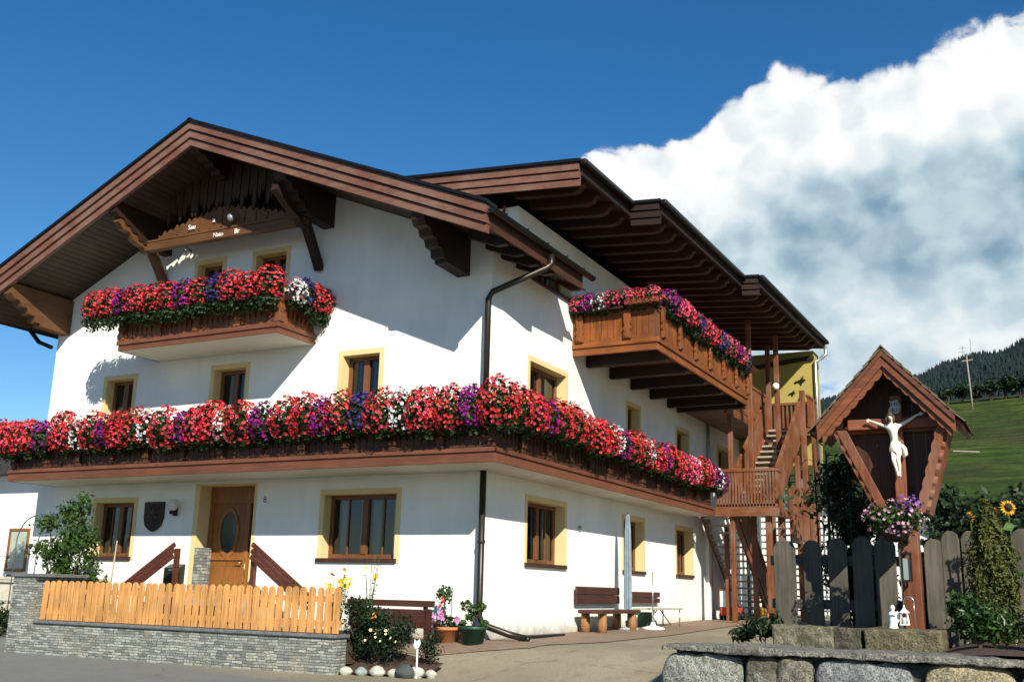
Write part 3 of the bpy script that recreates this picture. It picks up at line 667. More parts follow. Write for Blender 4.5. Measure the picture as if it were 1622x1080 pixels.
# ---- shed dormer roof over the right wing: three stepped eaves, rafters, gutter
DR_SEG = [(0.41, 2.85, 1.53), (2.85, 8.8, 2.18), (8.8, 16.9, 2.62)]
def dormer_roof():
    R_ = None; TH = 0.14
    m = MB()
    for ya, yb, xe in DR_SEG:
        x0 = -3.7
        vs = []
        for y in (ya, yb):
            for x, dz in ((x0, 0), (xe, 0), (xe, -TH), (x0, -TH)): vs.append((x, y, dorm_top(x, y)+dz))
        m.add(vs, [(0, 1, 2, 3), (7, 6, 5, 4), (0, 4, 5, 1), (1, 5, 6, 2), (2, 6, 7, 3), (3, 7, 4, 0)])
    R_ = m.build('dormer_roof', M_ROOF, HOUSE)
    s_ = MB()
    for ya, yb, xe in DR_SEG:
        n = max(3, int((yb-ya)/0.14))
        for i in range(n):
            y0 = ya+0.02+(yb-ya-0.04)*i/n; y1 = ya+0.02+(yb-ya-0.04)*(i+1)/n-0.01
            s_.add([(x, y, dorm_top(x, y)-TH-dz) for y in (y0, y1) for x, dz in ((0.0, 0.003), (xe-0.02, 0.003), (xe-0.02, 0.022), (0.0, 0.022))], [(0, 1, 2, 3), (7, 6, 5, 4), (0, 4, 5, 1), (1, 5, 6, 2), (2, 6, 7, 3), (3, 7, 4, 0)])
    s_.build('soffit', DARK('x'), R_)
    # barge boards on the three ends that face the street
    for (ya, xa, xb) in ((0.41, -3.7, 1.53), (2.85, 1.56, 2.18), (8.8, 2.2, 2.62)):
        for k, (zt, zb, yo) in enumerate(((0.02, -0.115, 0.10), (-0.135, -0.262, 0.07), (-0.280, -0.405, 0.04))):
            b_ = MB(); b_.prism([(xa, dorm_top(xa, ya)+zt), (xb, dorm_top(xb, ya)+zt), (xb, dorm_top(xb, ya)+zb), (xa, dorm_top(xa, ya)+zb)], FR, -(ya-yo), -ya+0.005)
            b_.build('bargeboard', BARGE('x') if ya < 1 else DARK('x'), R_)  # the two rear step ends get darker wood, their shade put into the colour
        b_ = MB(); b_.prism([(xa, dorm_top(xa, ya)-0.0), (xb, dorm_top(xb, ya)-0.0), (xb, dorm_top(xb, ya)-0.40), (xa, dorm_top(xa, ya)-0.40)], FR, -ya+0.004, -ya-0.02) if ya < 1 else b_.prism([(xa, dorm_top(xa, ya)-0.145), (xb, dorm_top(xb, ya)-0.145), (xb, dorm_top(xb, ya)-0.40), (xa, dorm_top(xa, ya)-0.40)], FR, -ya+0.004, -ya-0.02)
        b_.build('barge_shadow_backing', DARK('x'), R_)  # dark sheet that colours in the shadow lines between the boards
        b_ = MB(); b_.prism([(xa, dorm_top(xa, ya)+0.085), (xb+0.04, dorm_top(xb, ya)+0.085), (xb+0.04, dorm_top(xb, ya)+0.025), (xa, dorm_top(xa, ya)+0.025)], FR, -(ya-0.14), -ya-0.2); b_.build('verge_flashing', M_GUT, R_)
    # eave boards and gutters
    for ya, yb, xe in DR_SEG:
        b_ = MB(); b_.add([(x, y, dorm_top(xe, y)+dz) for y in (ya, yb) for x, dz in ((xe+0.002, 0.0), (xe+0.03, 0.0), (xe+0.03, -0.20), (xe+0.002, -0.20))], [(0, 1, 2, 3), (7, 6, 5, 4), (0, 4, 5, 1), (1, 5, 6, 2), (2, 6, 7, 3), (3, 7, 4, 0)]); b_.build('eave_board', DARK('y'), R_)
        g = MB(); g.bar((xe+0.09, ya-0.12, dorm_top(xe, ya)+0.02), (xe+0.09, yb, dorm_top(xe, yb)+0.02), 0.13, 0.11); g.build('gutter', M_GUT, R_, bevel=0.03)
    # roof surface upstand seen from the street
    y = 0.75
    while y < 16.4:
        xe = [s[2] for s in DR_SEG if s[0] <= y+0.1 <= s[1]+0.2][0]
        z = lambda x: dorm_top(x, y)-TH-0.023
        m = MB(); xt = xe-0.10
        m.prism([(0.003, z(0)), (xt, z(xt)), (xt, z(xt)-0.07), (xt-0.06, z(xt)-0.10), (xt-0.10, z(xt)-0.17), (xt-0.22, z(xt)-0.21), (0.003, z(0)-0.22)], FR, -y, -y-0.15)
        m.build('rafter', wood('rafter_wood', (0.055, 0.020, 0.009), 'x', 0.6, 0.3), R_)
        y += 0.655
    # gutter outlet and downpipe at the far corner
    p = MB(); p.tube([(2.72, 16.5, 8.40), (2.72, 16.55, 8.15), (2.60, 16.4, 8.0), (2.46, 16.15, 7.85), (2.46, 16.13, 4.0)], 0.055, 10); p.build('downpipe', plain('zinc', (0.45, 0.46, 0.45), 0.3, 0.8), R_)
dormer_roof()
# yellow end wall of the far wing
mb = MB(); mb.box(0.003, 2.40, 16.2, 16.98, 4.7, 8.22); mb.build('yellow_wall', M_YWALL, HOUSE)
mb = MB(); mb.bar((0.02, 16.14, 7.75), (2.42, 16.14, 8.0), 0.1, 0.12); mb.build('wall_beam', DARK('x'), HOUSE)

# ---- balconies
def balcony(x0, x1, yf, xs_, yend, zb, zfloor, ztop, wood_, slab=True, corner=True, style='plank', beams=None, side='front', ybk=0.0, left_open=False):
    """front run along x at y = yf and, when corner, a side run along y at x = xs_ up to yend"""
    B = MB()
    if slab:
        B.box(x0+0.03, (xs_ if corner else x1)-0.03, yf+0.03, -0.003, zb, zfloor)
        if corner and yend > 0: B.box(0.003, xs_-0.03, -0.003, yend, zb, zfloor)
    return B
# lower balcony (front and right side)
def rail_panel(parent, fn, u0, u1, zb, zt, w, col, n, posts=True, nm='railing'):
    """boards with shaped edges between a bottom and a top rail, on the plane w"""
    m = MB(); s_ = (u1-u0)/n
    for i in range(n):
        a_ = u0+s_*i+0.006; b_ = u0+s_*(i+1)-0.006; c_ = (a_+b_)/2; h = zt-zb
        out = [(a_, 0), (a_, .22), (a_+.02, .30), (a_+.035, .42), (a_+.02, .54), (a_, .62), (a_, 1), (b_, 1), (b_, .62), (b_-.02, .54), (b_-.035, .42), (b_-.02, .30), (b_, .22), (b_, 0)]
        m.prism([(p[0], zb+h*p[1]) for p in out], fn, w, w-0.03)
    ubox(m, fn, u0, u1, zb, zt, w-0.045, w-0.031)
    ubox(m, fn, u0, u1, zt, zt+0.07, w-0.05, w+0.03); ubox(m, fn, u0, u1, zb-0.05, zb, w-0.045, w+0.02)
    return m.build(nm, col, parent)
LB = MB(); LB.box(-10.72, 0.77, -1.17, -0.003, 2.79, 2.98); LB.box(0.003, 0.77, 0.0, 10.62, 2.79, 2.98)
LB = LB.build('lower_balcony', M_SOFFIT, HOUSE)
XS, YF = 0.80, -1.20
mb = MB(); mb.box(-10.75, XS, YF, YF+0.03, 2.785, 3.02); mb.box(-10.75, XS+0.03, YF-0.03, YF-0.001, 2.95, 3.02); mb.box(XS-0.03, XS-0.001, YF+0.031, 10.65, 2.785, 3.02); mb.box(XS, XS+0.03, YF-0.03, 10.65, 2.95, 3.02); mb.box(-10.75, -10.72, YF+0.03, -0.003, 2.785, 3.02)
mb.build('edge_beam', wood('edge_beam_wood', (0.13, 0.047, 0.024), 'x', 0.55, 0.25), LB, bevel=0.008)
rail_panel(LB, FR, -10.7, 0.74, 3.08, 3.62, 1.15, BALC('z'), 84); rail_panel(LB, SI, -1.1, 10.6, 3.08, 3.62, 0.75, BALC('z'), 86); rail_panel(LB, lambda u, v, w: (-10.70-w, u, v), -1.1, -0.02, 3.08, 3.62, 0.0, BALC('z'), 8)
for i in range(13):
    mb = MB(); x = -10.62+i*0.945; mb.box(x-0.06, x+0.06, YF-0.005, YF+0.10, 3.03, 3.70); mb.box(x-0.08, x+0.08, YF-0.03, YF+0.09, 3.12, 3.20); mb.build('railing_post', BALC('z'), LB, bevel=0.01)
for i in range(1, 13):
    mb = MB(); y = YF+0.05+i*0.95; mb.box(XS-0.10, XS+0.005, y-0.06, y+0.06, 3.03, 3.70); mb.box(XS-0.09, XS+0.03, y-0.08, y+0.08, 3.12, 3.20); mb.build('railing_post', BALC('z'), LB, bevel=0.01)
for i in range(6):
    mb = MB(); x = -10.6+1.9*i; mb.box(x, x+1.8, YF-0.24, YF-0.04, 3.44, 3.62); mb.build('flower_box', DARK('x'), LB)
for i in range(6):
    mb = MB(); y = -1.0+1.92*i; mb.box(XS+0.035, XS+0.235, y, y+1.82, 3.44, 3.62); mb.build('flower_box', DARK('y'), LB)
# upper front balcony
UB = MB(); UB.box(-8.02, -3.93, -1.07, -0.003, 5.36, 5.50); UB = UB.build('upper_balcony', M_SOFFIT, HOUSE)
mb = MB(); mb.box(-8.05, -3.90, -1.10, -1.075, 5.355, 5.56); mb.box(-8.08, -3.87, -1.13, -1.101, 5.47, 5.56); mb.box(-3.925, -3.90, -1.074, -0.003, 5.355, 5.56); mb.box(-3.899, -3.87, -1.10, -0.003, 5.47, 5.56); mb.box(-8.05, -8.025, -1.074, -0.003, 5.355, 5.56)
mb.build('edge_beam', wood('edge_beam_wood', (0.13, 0.047, 0.024), 'x', 0.55, 0.25), UB, bevel=0.008)
M_UBW = lambda ax: wood('upper_balcony_wood', (0.17, 0.060, 0.022), ax, 0.5, 0.3)
rail_panel(UB, FR, -8.0, -3.95, 5.61, 6.05, 1.06, M_UBW('z'), 30); rail_panel(UB, SI, -1.03, -0.02, 5.61, 6.05, -3.95, M_UBW('z'), 8); rail_panel(UB, lambda u, v, w: (-8.0-w, u, v), -1.03, -0.02, 5.61, 6.05, 0.0, M_UBW('z'), 8)
for x in (-8.0, -6.97, -5.95, -4.93, -3.93):
    mb = MB(); mb.prism([(-.08, 5.57), (.08, 5.57), (.10, 5.68), (.06, 5.74), (.10, 5.82), (.06, 5.92), (.08, 6.10), (-.08, 6.10), (-.06, 5.92), (-.10, 5.82), (-.06, 5.74), (-.10, 5.68)], lambda a_, b_, t: (x+a_, t, b_), -1.12, -1.0); mb.build('railing_post', M_UBW('z'), UB, bevel=0.01)
for x in (-7.95, -5.95):
    mb = MB(); mb.box(x, x+1.9, -1.33, -1.13, 5.98, 6.15); mb.build('flower_box', DARK('x'), UB)
mb = MB(); mb.box(-3.86, -3.66, -1.05, -0.1, 5.98, 6.15); mb.build('flower_box', DARK('y'), UB)
# orange balcony under the wing roof
X3, Y3, Y3E = 1.85, 3.50, 10.3
OB = MB(); OB.box(0.003, X3-0.04, Y3+0.04, Y3E, 5.70, 5.76)
OB = OB.build('side_balcony', ORNG('y'), HOUSE)
mb = MB(); mb.box(0.003, X3, Y3, Y3+0.05, 5.54, 5.74); mb.box(0.003, X3+0.03, Y3-0.035, Y3-0.001, 5.69, 5.79); mb.box(X3-0.05, X3, Y3+0.051, Y3E, 5.54, 5.74); mb.box(X3+0.001, X3+0.035, Y3, Y3E, 5.69, 5.79); mb.build('edge_beam', ORNG('x'), OB, bevel=0.01)
for y in (4.2, 5.5, 6.8, 8.1, 9.4, 10.15):
    mb = MB(); mb.box(0.003, X3-0.055, y, y+0.16, 5.46, 5.695); mb.build('floor_beam', DARK('x'), OB, bevel=0.01)
def carved_panel(parent, fn, u0, u1, zb, zt, w, n):
    m = MB(); s_ = (u1-u0)/n
    for i in range(n):
        a_ = u0+s_*i; b_ = a_+s_; ubox(m, fn, a_+0.004, b_-0.004, zb, zt, w-0.03, w)
    ubox(m, fn, u0, u1, zb-0.02, zb+0.06, w, w+0.02); ubox(m, fn, u0, u1, zt-0.07, zt, w, w+0.022)
    m.build('railing', ORNG('z'), parent)
    r = MB(); ubox(r, fn, u0-0.02, u1+0.02, zt+0.001, zt+0.06, w-0.10, w+0.06); r.build('handrail', ORNG('x'), parent, bevel=0.012)
carved_panel(OB, FR, 0.01, X3-0.05, 5.80, 6.40, -Y3, 14); carved_panel(OB, SI, Y3+0.05, Y3E, 5.80, 6.40, X3, 44)
def carved_post(fn, u, w):
    m = MB(); z0 = 5.80
    m.prism([(-.085, z0), (.085, z0), (.085, z0+.12), (.06, z0+.15), (.09, z0+.22), (.05, z0+.28), (.075, z0+.34), (.075, z0+.55), (.09, z0+.6), (-.09, z0+.6), (-.075, z0+.55), (-.075, z0+.34), (-.05, z0+.28), (-.09, z0+.22), (-.06, z0+.15), (-.085, z0+.12)], lambda a_, b_, t: fn(u+a_, b_, w+t), 0.0, 0.055)
    ubox(m, fn, u-.06, u+.06, z0+.02, z0+.1, w+.0551, w+.075); m.build('railing_post', ORNG('z'), OB, bevel=0.008)
for u in (0.18, X3-0.62): carved_post(FR, u, -Y3+0.021)
for i in range(7): carved_post(SI, Y3+0.22+i*1.08, X3+0.021)
mb = MB(); mb.box(X3-0.62, X3+0.10, Y3-0.24, Y3+0.02, 6.462, 6.58); mb.box(X3-0.05, X3+0.16, Y3-0.1, Y3+0.4, 6.5785, 6.62); mb.build('flower_box', ORNG('x'), OB, bevel=0.01)
mb = MB(); mb.box(0.02, X3-0.65, Y3-0.2, Y3+0.03, 6.41, 6.46); mb.build('flower_box', DARK('x'), OB)
mb = MB(); mb.box(X3-0.05, X3+0.19, Y3+0.5, Y3E-0.2, 6.465, 6.56); mb.build('flower_box', DARK('y'), OB)
mb = MB(); mb.prism([(X3-0.1, 6.40), (X3+0.22, 6.40), (X3+0.30, 6.47), (X3-0.1, 6.47)], FR, -Y3E+0.6, -Y3E-0.12); mb.build('box_end', ORNG('y'), OB)

# ---- downpipes
mb = MB(); mb.tube([(0.90, 0.55, 6.72), (0.90, 0.55, 6.55), (0.82, 0.50, 6.47), (0.06, -0.10, 5.95), (0.0, -0.13, 5.82), (0.0, -0.13, 2.99)], 0.055, 12); mb.tube([(0, -0.13, 2.78), (0, -0.13, 0.40), (0.06, -0.1, 0.26), (0.42, 0.12, 0.12), (0.66, 0.26, 0.06)], 0.055, 12)
mb.tube([(0.66, 0.26, 0.06), (0.72, 0.30, 0.035)], 0.065, 12)
for z in (4.3, 1.6): mb.lathe([(0.062, -0.03), (0.068, 0), (0.062, 0.03)], (0, -0.13, z), 12)
mb.build('downpipe', plain('brown_downpipe', (0.035, 0.028, 0.022), 0.35, 0.5), HOUSE)
mb = MB(); mb.tube([(0.06, 12.75, 7.6), (0.06, 12.75, 0.4)], 0.05, 10); mb.build('downpipe', plain('zinc', (0.45, 0.46, 0.45), 0.3, 0.8), HOUSE)
mb = MB(); mb.box(0.001, 0.09, 12.46, 12.62, -0.2, 2.6); mb.build('wall_pilaster', M_WALL, HOUSE)
# left side gutter downpipe stub
mb = MB(); mb.tube([(-11.9, -0.3, 6.35), (-11.75, -0.15, 6.1), (-11.36, -0.1, 5.95)], 0.05, 8); mb.build('downpipe', M_GUT, HOUSE)

# ---- small things fixed to the front
S_ = thing('wall_shield', 'dark carved wooden coat-of-arms shield on wall left of the door', 'shield', (-7.69, -0.02, 2.13))
mb = MB(); mb.prism([(-.27, .28), (.27, .28), (.27, -.05), (.22, -.2), (.1, -.29), (0, -.32), (-.1, -.29), (-.22, -.2), (-.27, -.05)], lambda a_, b_, t: (-7.69+a_, -t, 2.13+b_), 0.004, 0.05); mb.build('shield_board', wood('shield_wood', (0.03, 0.014, 0.012), 'z'), S_, bevel=0.012)
mb = MB()
for a_, b_, r in ((0, .08, .07), (-.07, -.02, .055), (.07, -.03, .055), (0, -.1, .06), (-.1, .16, .035), (.1, .16, .035), (0, .19, .03)): mb.blob((-7.69+a_, -.05, 2.13+b_), (r, .02, r*1.2), int(r*1000), 0.2, 10, 6)
mb.build('carved_relief', wood('relief_wood', (0.045, 0.02, 0.016), 'z'), S_)
L_ = thing('wall_lamp', 'black wall lamp with pale globe between shield and front door', 'lamp', (-7.13, -0.02, 2.2))
mb = MB(); mb.box(-7.17, -7.07, -0.03, -0.003, 2.12, 2.28); mb.bar((-7.12, -0.02, 2.2), (-7.02, -0.2, 2.19), 0.03, 0.03); mb.lathe([(0.055, 0), (0.06, 0.05), (0.03, 0.07)], (-7.02, -0.2, 2.14), 12); mb.build('bracket', M_BLACK, L_)
mb = MB(); mb.lathe([(0.0, -0.01), (0.05, 0.0), (0.105, 0.06), (0.115, 0.12), (0.09, 0.19), (0.04, 0.225), (0, 0.23)], (-7.02, -0.2, 2.21), 16); mb.build('globe', plain('opal_glass', (0.55, 0.57, 0.52), 0.15), L_)
N_ = thing('house_number', 'small white enamel house number plate reading 8 right of the door', 'number plate', (-4.83, -0.01, 2.4))
mb = MB(); mb.box(-4.92, -4.74, -0.012, -0.003, 2.31, 2.50); mb.build('plate', M_WHITE, N_)
lettering('8', -4.83, 2.345, 0.17, N_, -0.014, mat=plain('enamel_blue', (0.01, 0.015, 0.05)), depth=0.002, name='numeral')
G_ = thing('globe_light', 'round white globe light on gable wall above the upper balcony', 'lamp', (-7.43, -0.1, 7.66))
mb = MB(); mb.lathe([(0, -.07), (.045, -.055), (.07, 0), (.045, .055), (0, .07)], (-7.43, -0.16, 7.67), 14); mb.build('globe', M_WHITE, G_)
mb = MB(); mb.tube([(-7.43, -0.003, 7.76), (-7.43, -0.16, 7.78), (-7.43, -0.16, 7.735)], 0.014); mb.build('bracket', M_BLACK, G_)
B_ = thing('mailbox', 'dark metal mailbox on the wall below the left stair rail', 'mailbox', (-6.92, -0.1, 0.98))
mb = MB(); mb.prism([(0.003, 0.8), (0.16, 0.8), (0.16, 1.10), (0.003, 1.18)], lambda a_, b_, t: (t, -a_, b_), -7.13, -6.72); mb.build('box', plain('grey_iron', (0.03, 0.034, 0.034), 0.35, 0.5), B_, bevel=0.01)
mb = MB(); mb.box(-7.0, -6.86, -0.168, -0.158, 1.05, 1.075); mb.build('letter_slot', plain('zinc', (0.45, 0.46, 0.45), 0.3, 0.8), B_)
for nm, lab, (x0, z0), (x1, z1) in (('stair_railing', 'red-brown plank railing sloping down left from the front door', (-6.30, 1.43), (-7.62, 0.60)), ('stair_railing', 'red-brown plank railing sloping down right from the front door', (-4.40, 1.43), (-3.05, 0.55))):
    T = thing(nm, lab, 'railing', (x1, -0.75, 0.1)); n = 3
    for k in range(n):
        m = MB(); dz = -0.11*k+0.1; m.bar((x0, -0.75-0.01*k, z0+dz), (x1, -0.75-0.01*k, z1+dz), 0.04, 0.085); m.build('rail', wood('rail_wood', (0.09, 0.026, 0.017), 'x', 0.5, 0.3), T, bevel=0.008)
    for x, z in ((x0, z0), (x1, z1)):
        m = MB(); m.box(x-0.04, x+0.04, -0.71, -0.63, -0.1, z+0.02); m.build('post', wood('rail_wood', (0.09, 0.026, 0.017), 'z', 0.5, 0.3), T)
T = thing('entrance_steps', 'grey stone entrance steps and landing in front of the door', 'steps', (-5.8, -0.4, 0))
for k, (a_, b_) in enumerate(((-6.7, -4.7), (-7.0, -4.3), (-7.3, -3.9))):
    m = MB(); m.box(a_, b_, -0.62, -0.003, -0.2+0.0, 0.60-0.18*k); m.build('step', plain('step_stone', (0.3, 0.29, 0.26), 0.85, 0, 0.2, 8, 0.3), T)

# wrought iron swallows on the yellow wall
for i, (x, z, s_, lab) in enumerate(((1.98, 7.30, 1.0, 'upper, larger black iron swallow on the yellow wall'), (1.72, 6.93, 0.62, 'lower, smaller black iron swallow on the yellow wall'))):
    m = MB()
    body = [(-.20, -.10), (-.05, -.03), (0.02, -.12), (.05, -.20), (.08, -.08), (.2, -.02), (.24, .02), (.18, .06), (.10, .05), (.16, .2), (.06, .14), (.0, .05), (-.12, .0), (-.24, -.02)]
    m.prism([(x+a_*s_*.7, z+b_*s_*.7) for a_, b_ in body], FR, -16.15, -16.185); o = m.build('iron_swallow', M_BLACK); tag(o, lab, 'wall ornament')

# ------------------------------------------------------------------ external wooden staircase
ST = thing('wooden_staircase', 'orange-brown wooden outdoor staircase with landings at the right end of the house', 'staircase', (1.6, 11.5, 0.15))
def part(name, mat, fn, bevel=0.008, parent=None):
    m = MB(); fn(m); return m.build(name, mat, parent or ST, bevel=bevel)
ZL = 2.98
# lower landing
part('landing', STAIR('y'), lambda m: m.box(0.85, 2.36, 10.72, 11.75, ZL-0.10, ZL-0.03))
part('landing_beam', STAIR('x'), lambda m: m.box(0.84, 2.40, 10.62, 10.715, ZL-0.20, ZL+0.02)); part('landing_beam', STAIR('y'), lambda m: m.box(2.365, 2.46, 10.66, 11.8, ZL-0.20, ZL+0.02))
for x, y, z1, w in ((1.24, 10.80, 5.5, .12), (2.15, 10.86, ZL-.11, .15), (2.30, 11.62, ZL-.11, .15), (1.62, 11.45, 8.1, .13), (1.30, 14.9, 8.2, .13), (1.85, 13.6, 8.15, .13), (2.42, 14.2, 6.6, .14), (2.42, 13.2, 4.6, .13), (2.42, 15.6, 6.6, .13), (0.62, 12.4, 2.7, .11)):
    part('post', STAIR('z'), lambda m: m.box(x-w/2, x+w/2, y-w/2, y+w/2, 0.05, z1), 0.012)
# lower landing railing
def balus(m, p, q, n, h, w=0.035):
    for i in range(n):
        t = (i+.5)/n; x, y, z = [p[k]+(q[k]-p[k])*t for k in range(3)]; m.box(x-w/2, x+w/2, y-w/2, y+w/2, z, z+h)
def railing(p, q, n, h, nm='railing', w=0.05):
    r = MB(); balus(r, p, q, n, h, w); r.build(nm, STAIR('z'), ST)
    r = MB(); r.bar((p[0], p[1], p[2]+h+0.04), (q[0], q[1], q[2]+h+0.04), 0.09, 0.085); r.build('handrail', STAIR('y'), ST, bevel=0.012)
    r = MB(); r.bar((p[0], p[1], p[2]+0.02), (q[0], q[1], q[2]+0.02), 0.05, 0.08); r.build('bottom_rail', STAIR('y'), ST)
railing((0.86, 10.70, ZL+0.05), (2.38, 10.70, ZL+0.05), 19, 0.88)
railing((2.40, 10.74, ZL+0.05), (2.40, 11.15, ZL+0.05), 5, 0.88)
# upper flight (rises away from the street)
A, Bq = (10.95, ZL), (14.8, 5.62)
for x in (1.30, 2.30):
    m = MB(); m.prism([(A[0], A[1]-.12), (Bq[0], Bq[1]-.12), (Bq[0], Bq[1]+.14), (A[0], A[1]+.14)], lambda a_, b_, t: (t, a_, b_), x-0.03, x+0.03); m.build('stringer', STAIR('y'), ST)
for i in range(14):
    t = (i+0.6)/14; y = A[0]+(Bq[0]-A[0])*t; z = A[1]+(Bq[1]-A[1])*t
    m = MB(); m.box(1.335, 2.265, y-0.13, y+0.13, z-0.02, z+0.025); m.build('tread', wood('tread_wood', (0.36, 0.30, 0.24), 'x', 0.6, 0.2), ST)
railing((1.27, A[0]+.1, A[1]+.14), (1.27, Bq[0], Bq[1]+.14), 30, 0.84, w=0.065); railing((2.34, A[0]+.1, A[1]+.14), (2.34, Bq[0]-.3, Bq[1]+.0), 34, 0.84, w=0.075)
# lower flight (goes down away from the street, along the wall)
A2, B2 = (11.7, ZL-.05), (15.2, 0.25)
for x in (0.16, 1.02):
    m = MB(); m.prism([(A2[0], A2[1]-.14), (B2[0], B2[1]-.14), (B2[0], B2[1]+.14), (A2[0], A2[1]+.14)], lambda a_, b_, t: (t, a_, b_), x-0.03, x+0.03); m.build('stringer', STAIR('y'), ST)
for i in range(15):
    t = (i+0.6)/15; y = A2[0]+(B2[0]-A2[0])*t; z = A2[1]+(B2[1]-A2[1])*t
    m = MB(); m.box(0.195, 0.985, y-0.13, y+0.13, z-0.02, z+0.025); m.build('tread', wood('tread_wood', (0.36, 0.30, 0.24), 'x', 0.6, 0.2), ST)
railing((1.05, A2[0]+.1, A2[1]+.14), (1.05, B2[0], B2[1]+.14), 26, 0.84)
# upper gallery from the orange balcony to the head of the stair
part('gallery_floor', STAIR('y'), lambda m: m.box(0.003, 1.22, 10.31, 16.19, 5.55, 5.66)); part('gallery_floor', STAIR('y'), lambda m: m.box(1.221, 2.4, 14.95, 16.19, 5.55, 5.66))
part('gallery_beam', STAIR('y'), lambda m: m.box(1.225, 1.30, 10.32, 14.9, 5.40, 5.62)); part('gallery_beam', STAIR('x'), lambda m: m.box(1.31, 2.45, 14.87, 14.945, 5.40, 5.62))
railing((1.25, 10.35, 5.68), (1.25, 14.8, 5.68), 30, 0.86); railing((2.42, 14.9, 5.68), (2.42, 16.1, 5.68), 9, 0.86); railing((0.6, 16.1, 5.68), (2.4, 16.1, 5.68), 14, 0.86)
# infill panels behind the big posts
for k, (y0, y1, z) in enumerate(((11.9, 13.1, 2.2), (13.35, 15.4, 2.3))):
    m = MB(); balus(m, (2.46, y0, z), (2.46, y1, z), int((y1-y0)/0.11), 1.5, 0.06)
    for zz in (z+.05, z+.75, z+1.45): m.bar((2.47, y0, zz), (2.47, y1, zz), 0.05, 0.07)
    m.build('slat_panel', STAIR('z'), ST)
T = thing('stair_lamp', 'small round white lamp on a dark post by the upper gallery', 'lamp', (1.86, 13.5, 6.6))
mb = MB(); mb.lathe([(0, -.1), (.07, -.08), (.1, 0), (.07, .08), (0, .1)], (1.86, 13.42, 6.62), 12); mb.build('globe', M_WHITE, T)
mb = MB(); mb.box(1.82, 1.90, 13.5, 13.53, 6.6, 6.75); mb.build('bracket', M_BLACK, T)
# pale lattice screen behind the lower flight
T = thing('lattice_screen', 'pale blue-white lattice screen behind the lower stair flight', 'lattice', (1.2, 16.6, 0.2))
m = MB()
for i in range(16): x = 0.1+i*0.19; m.box(x-.025, x+.025, 16.6, 16.63, 0.1, 4.6)
m.build('upright', plain('grey_blue_paint', (0.10, 0.13, 0.14)), T)
m = MB()
for i in range(22): z = 0.25+i*0.2; m.box(0.02, 3.0, 16.635, 16.655, z-.025, z+.025)
m.build('crossbar', plain('grey_blue_paint', (0.10, 0.13, 0.14)), T)
T = thing('garage', 'low white garage behind the staircase lattice', 'garage', (1.5, 20.5, 0.2))
m = MB(); m.box(-3, 5.2, 20, 26, -0.2, 3.7); m.build('wall', M_NEIGH, T); m = MB(); m.box(-3.3, 5.5, 19.7, 26.3, 3.701, 3.9); m.build('roof', M_ROOF, T); m = MB(); m.box(3.2, 4.8, 19.96, 19.998, -.1, 2.2); m.build('door', plain('garage_door', (.3, .2, .12)), T)

# ------------------------------------------------------------------ flowers
GREEN = leafmat('geranium_leaf', (0.020, 0.040, 0.010), 0.5, 0.02, 0.55, 0.15)
PET = dict(R=leafmat('scarlet_petal', (0.60, 0.022, 0.030), 0.40, 0.014, 0.5, 0.25, 1.0, (0.72, 0.085, 0.12), 0.28), P=leafmat('purple_petal', (0.26, 0.010, 0.20), 0.35, 0.02, 0.5, 0.25), W=leafmat('white_petal', (0.74, 0.72, 0.72), 0.15, 0.0, 0.5, 0.2, 1.0, (0.60, 0.10, 0.16), 0.10),
           B=leafmat('blue_violet_petal', (0.045, 0.030, 0.17), 0.4, 0.02, 0.5, 0.2), K=leafmat('pink_petal', (0.66, 0.06, 0.14), 0.35, 0.03, 0.5, 0.25, 1.0, (0.70, 0.16, 0.24), 0.2), L=leafmat('lilac_petal', (0.42, 0.20, 0.38), 0.4, 0.04, 0.5, 0.25))
def ell_pts(n, r, rng, lo=0.75, hi=1.03, low=-1.0):
    P = []
    while len(P) < n:
        d = rng.normal(0, 1, 3); d /= np.linalg.norm(d)
        if d[2] < low: continue
        P.append(d*rng.uniform(lo, hi))
    P = np.array(P); return P*np.array(r), P/np.linalg.norm(P, axis=1)[:, None]
def blossom_mesh(name, P, Nn, rad, rng, mat):
    """five-petalled open blooms"""
    V = []; F = []
    for p, n_ in zip(P, Nn):
        n_ = n_+rng.normal(0, .35, 3); n_ /= np.linalg.norm(n_); t = np.cross(n_, rng.normal(0, 1, 3)); t /= np.linalg.norm(t); b_ = np.cross(n_, t)
        r = rad*rng.uniform(.7, 1.25); k = len(V); V.append(tuple(p-n_*r*.25)); a0 = rng.uniform(0, 6.28)
        for q in range(10):
            a_ = a0+q*math.pi/5; rr = r*(1.0 if q % 2 == 0 else 0.72); V.append(tuple(p+(t*math.cos(a_)+b_*math.sin(a_))*rr+n_*r*(.18 if q % 2 else 0.02)))
        F += [(k, k+1+q, k+1+(q+1) % 10) for q in range(10)]
    return np_mesh(name, np.array(V), np.array(F), mat)
CL = {}
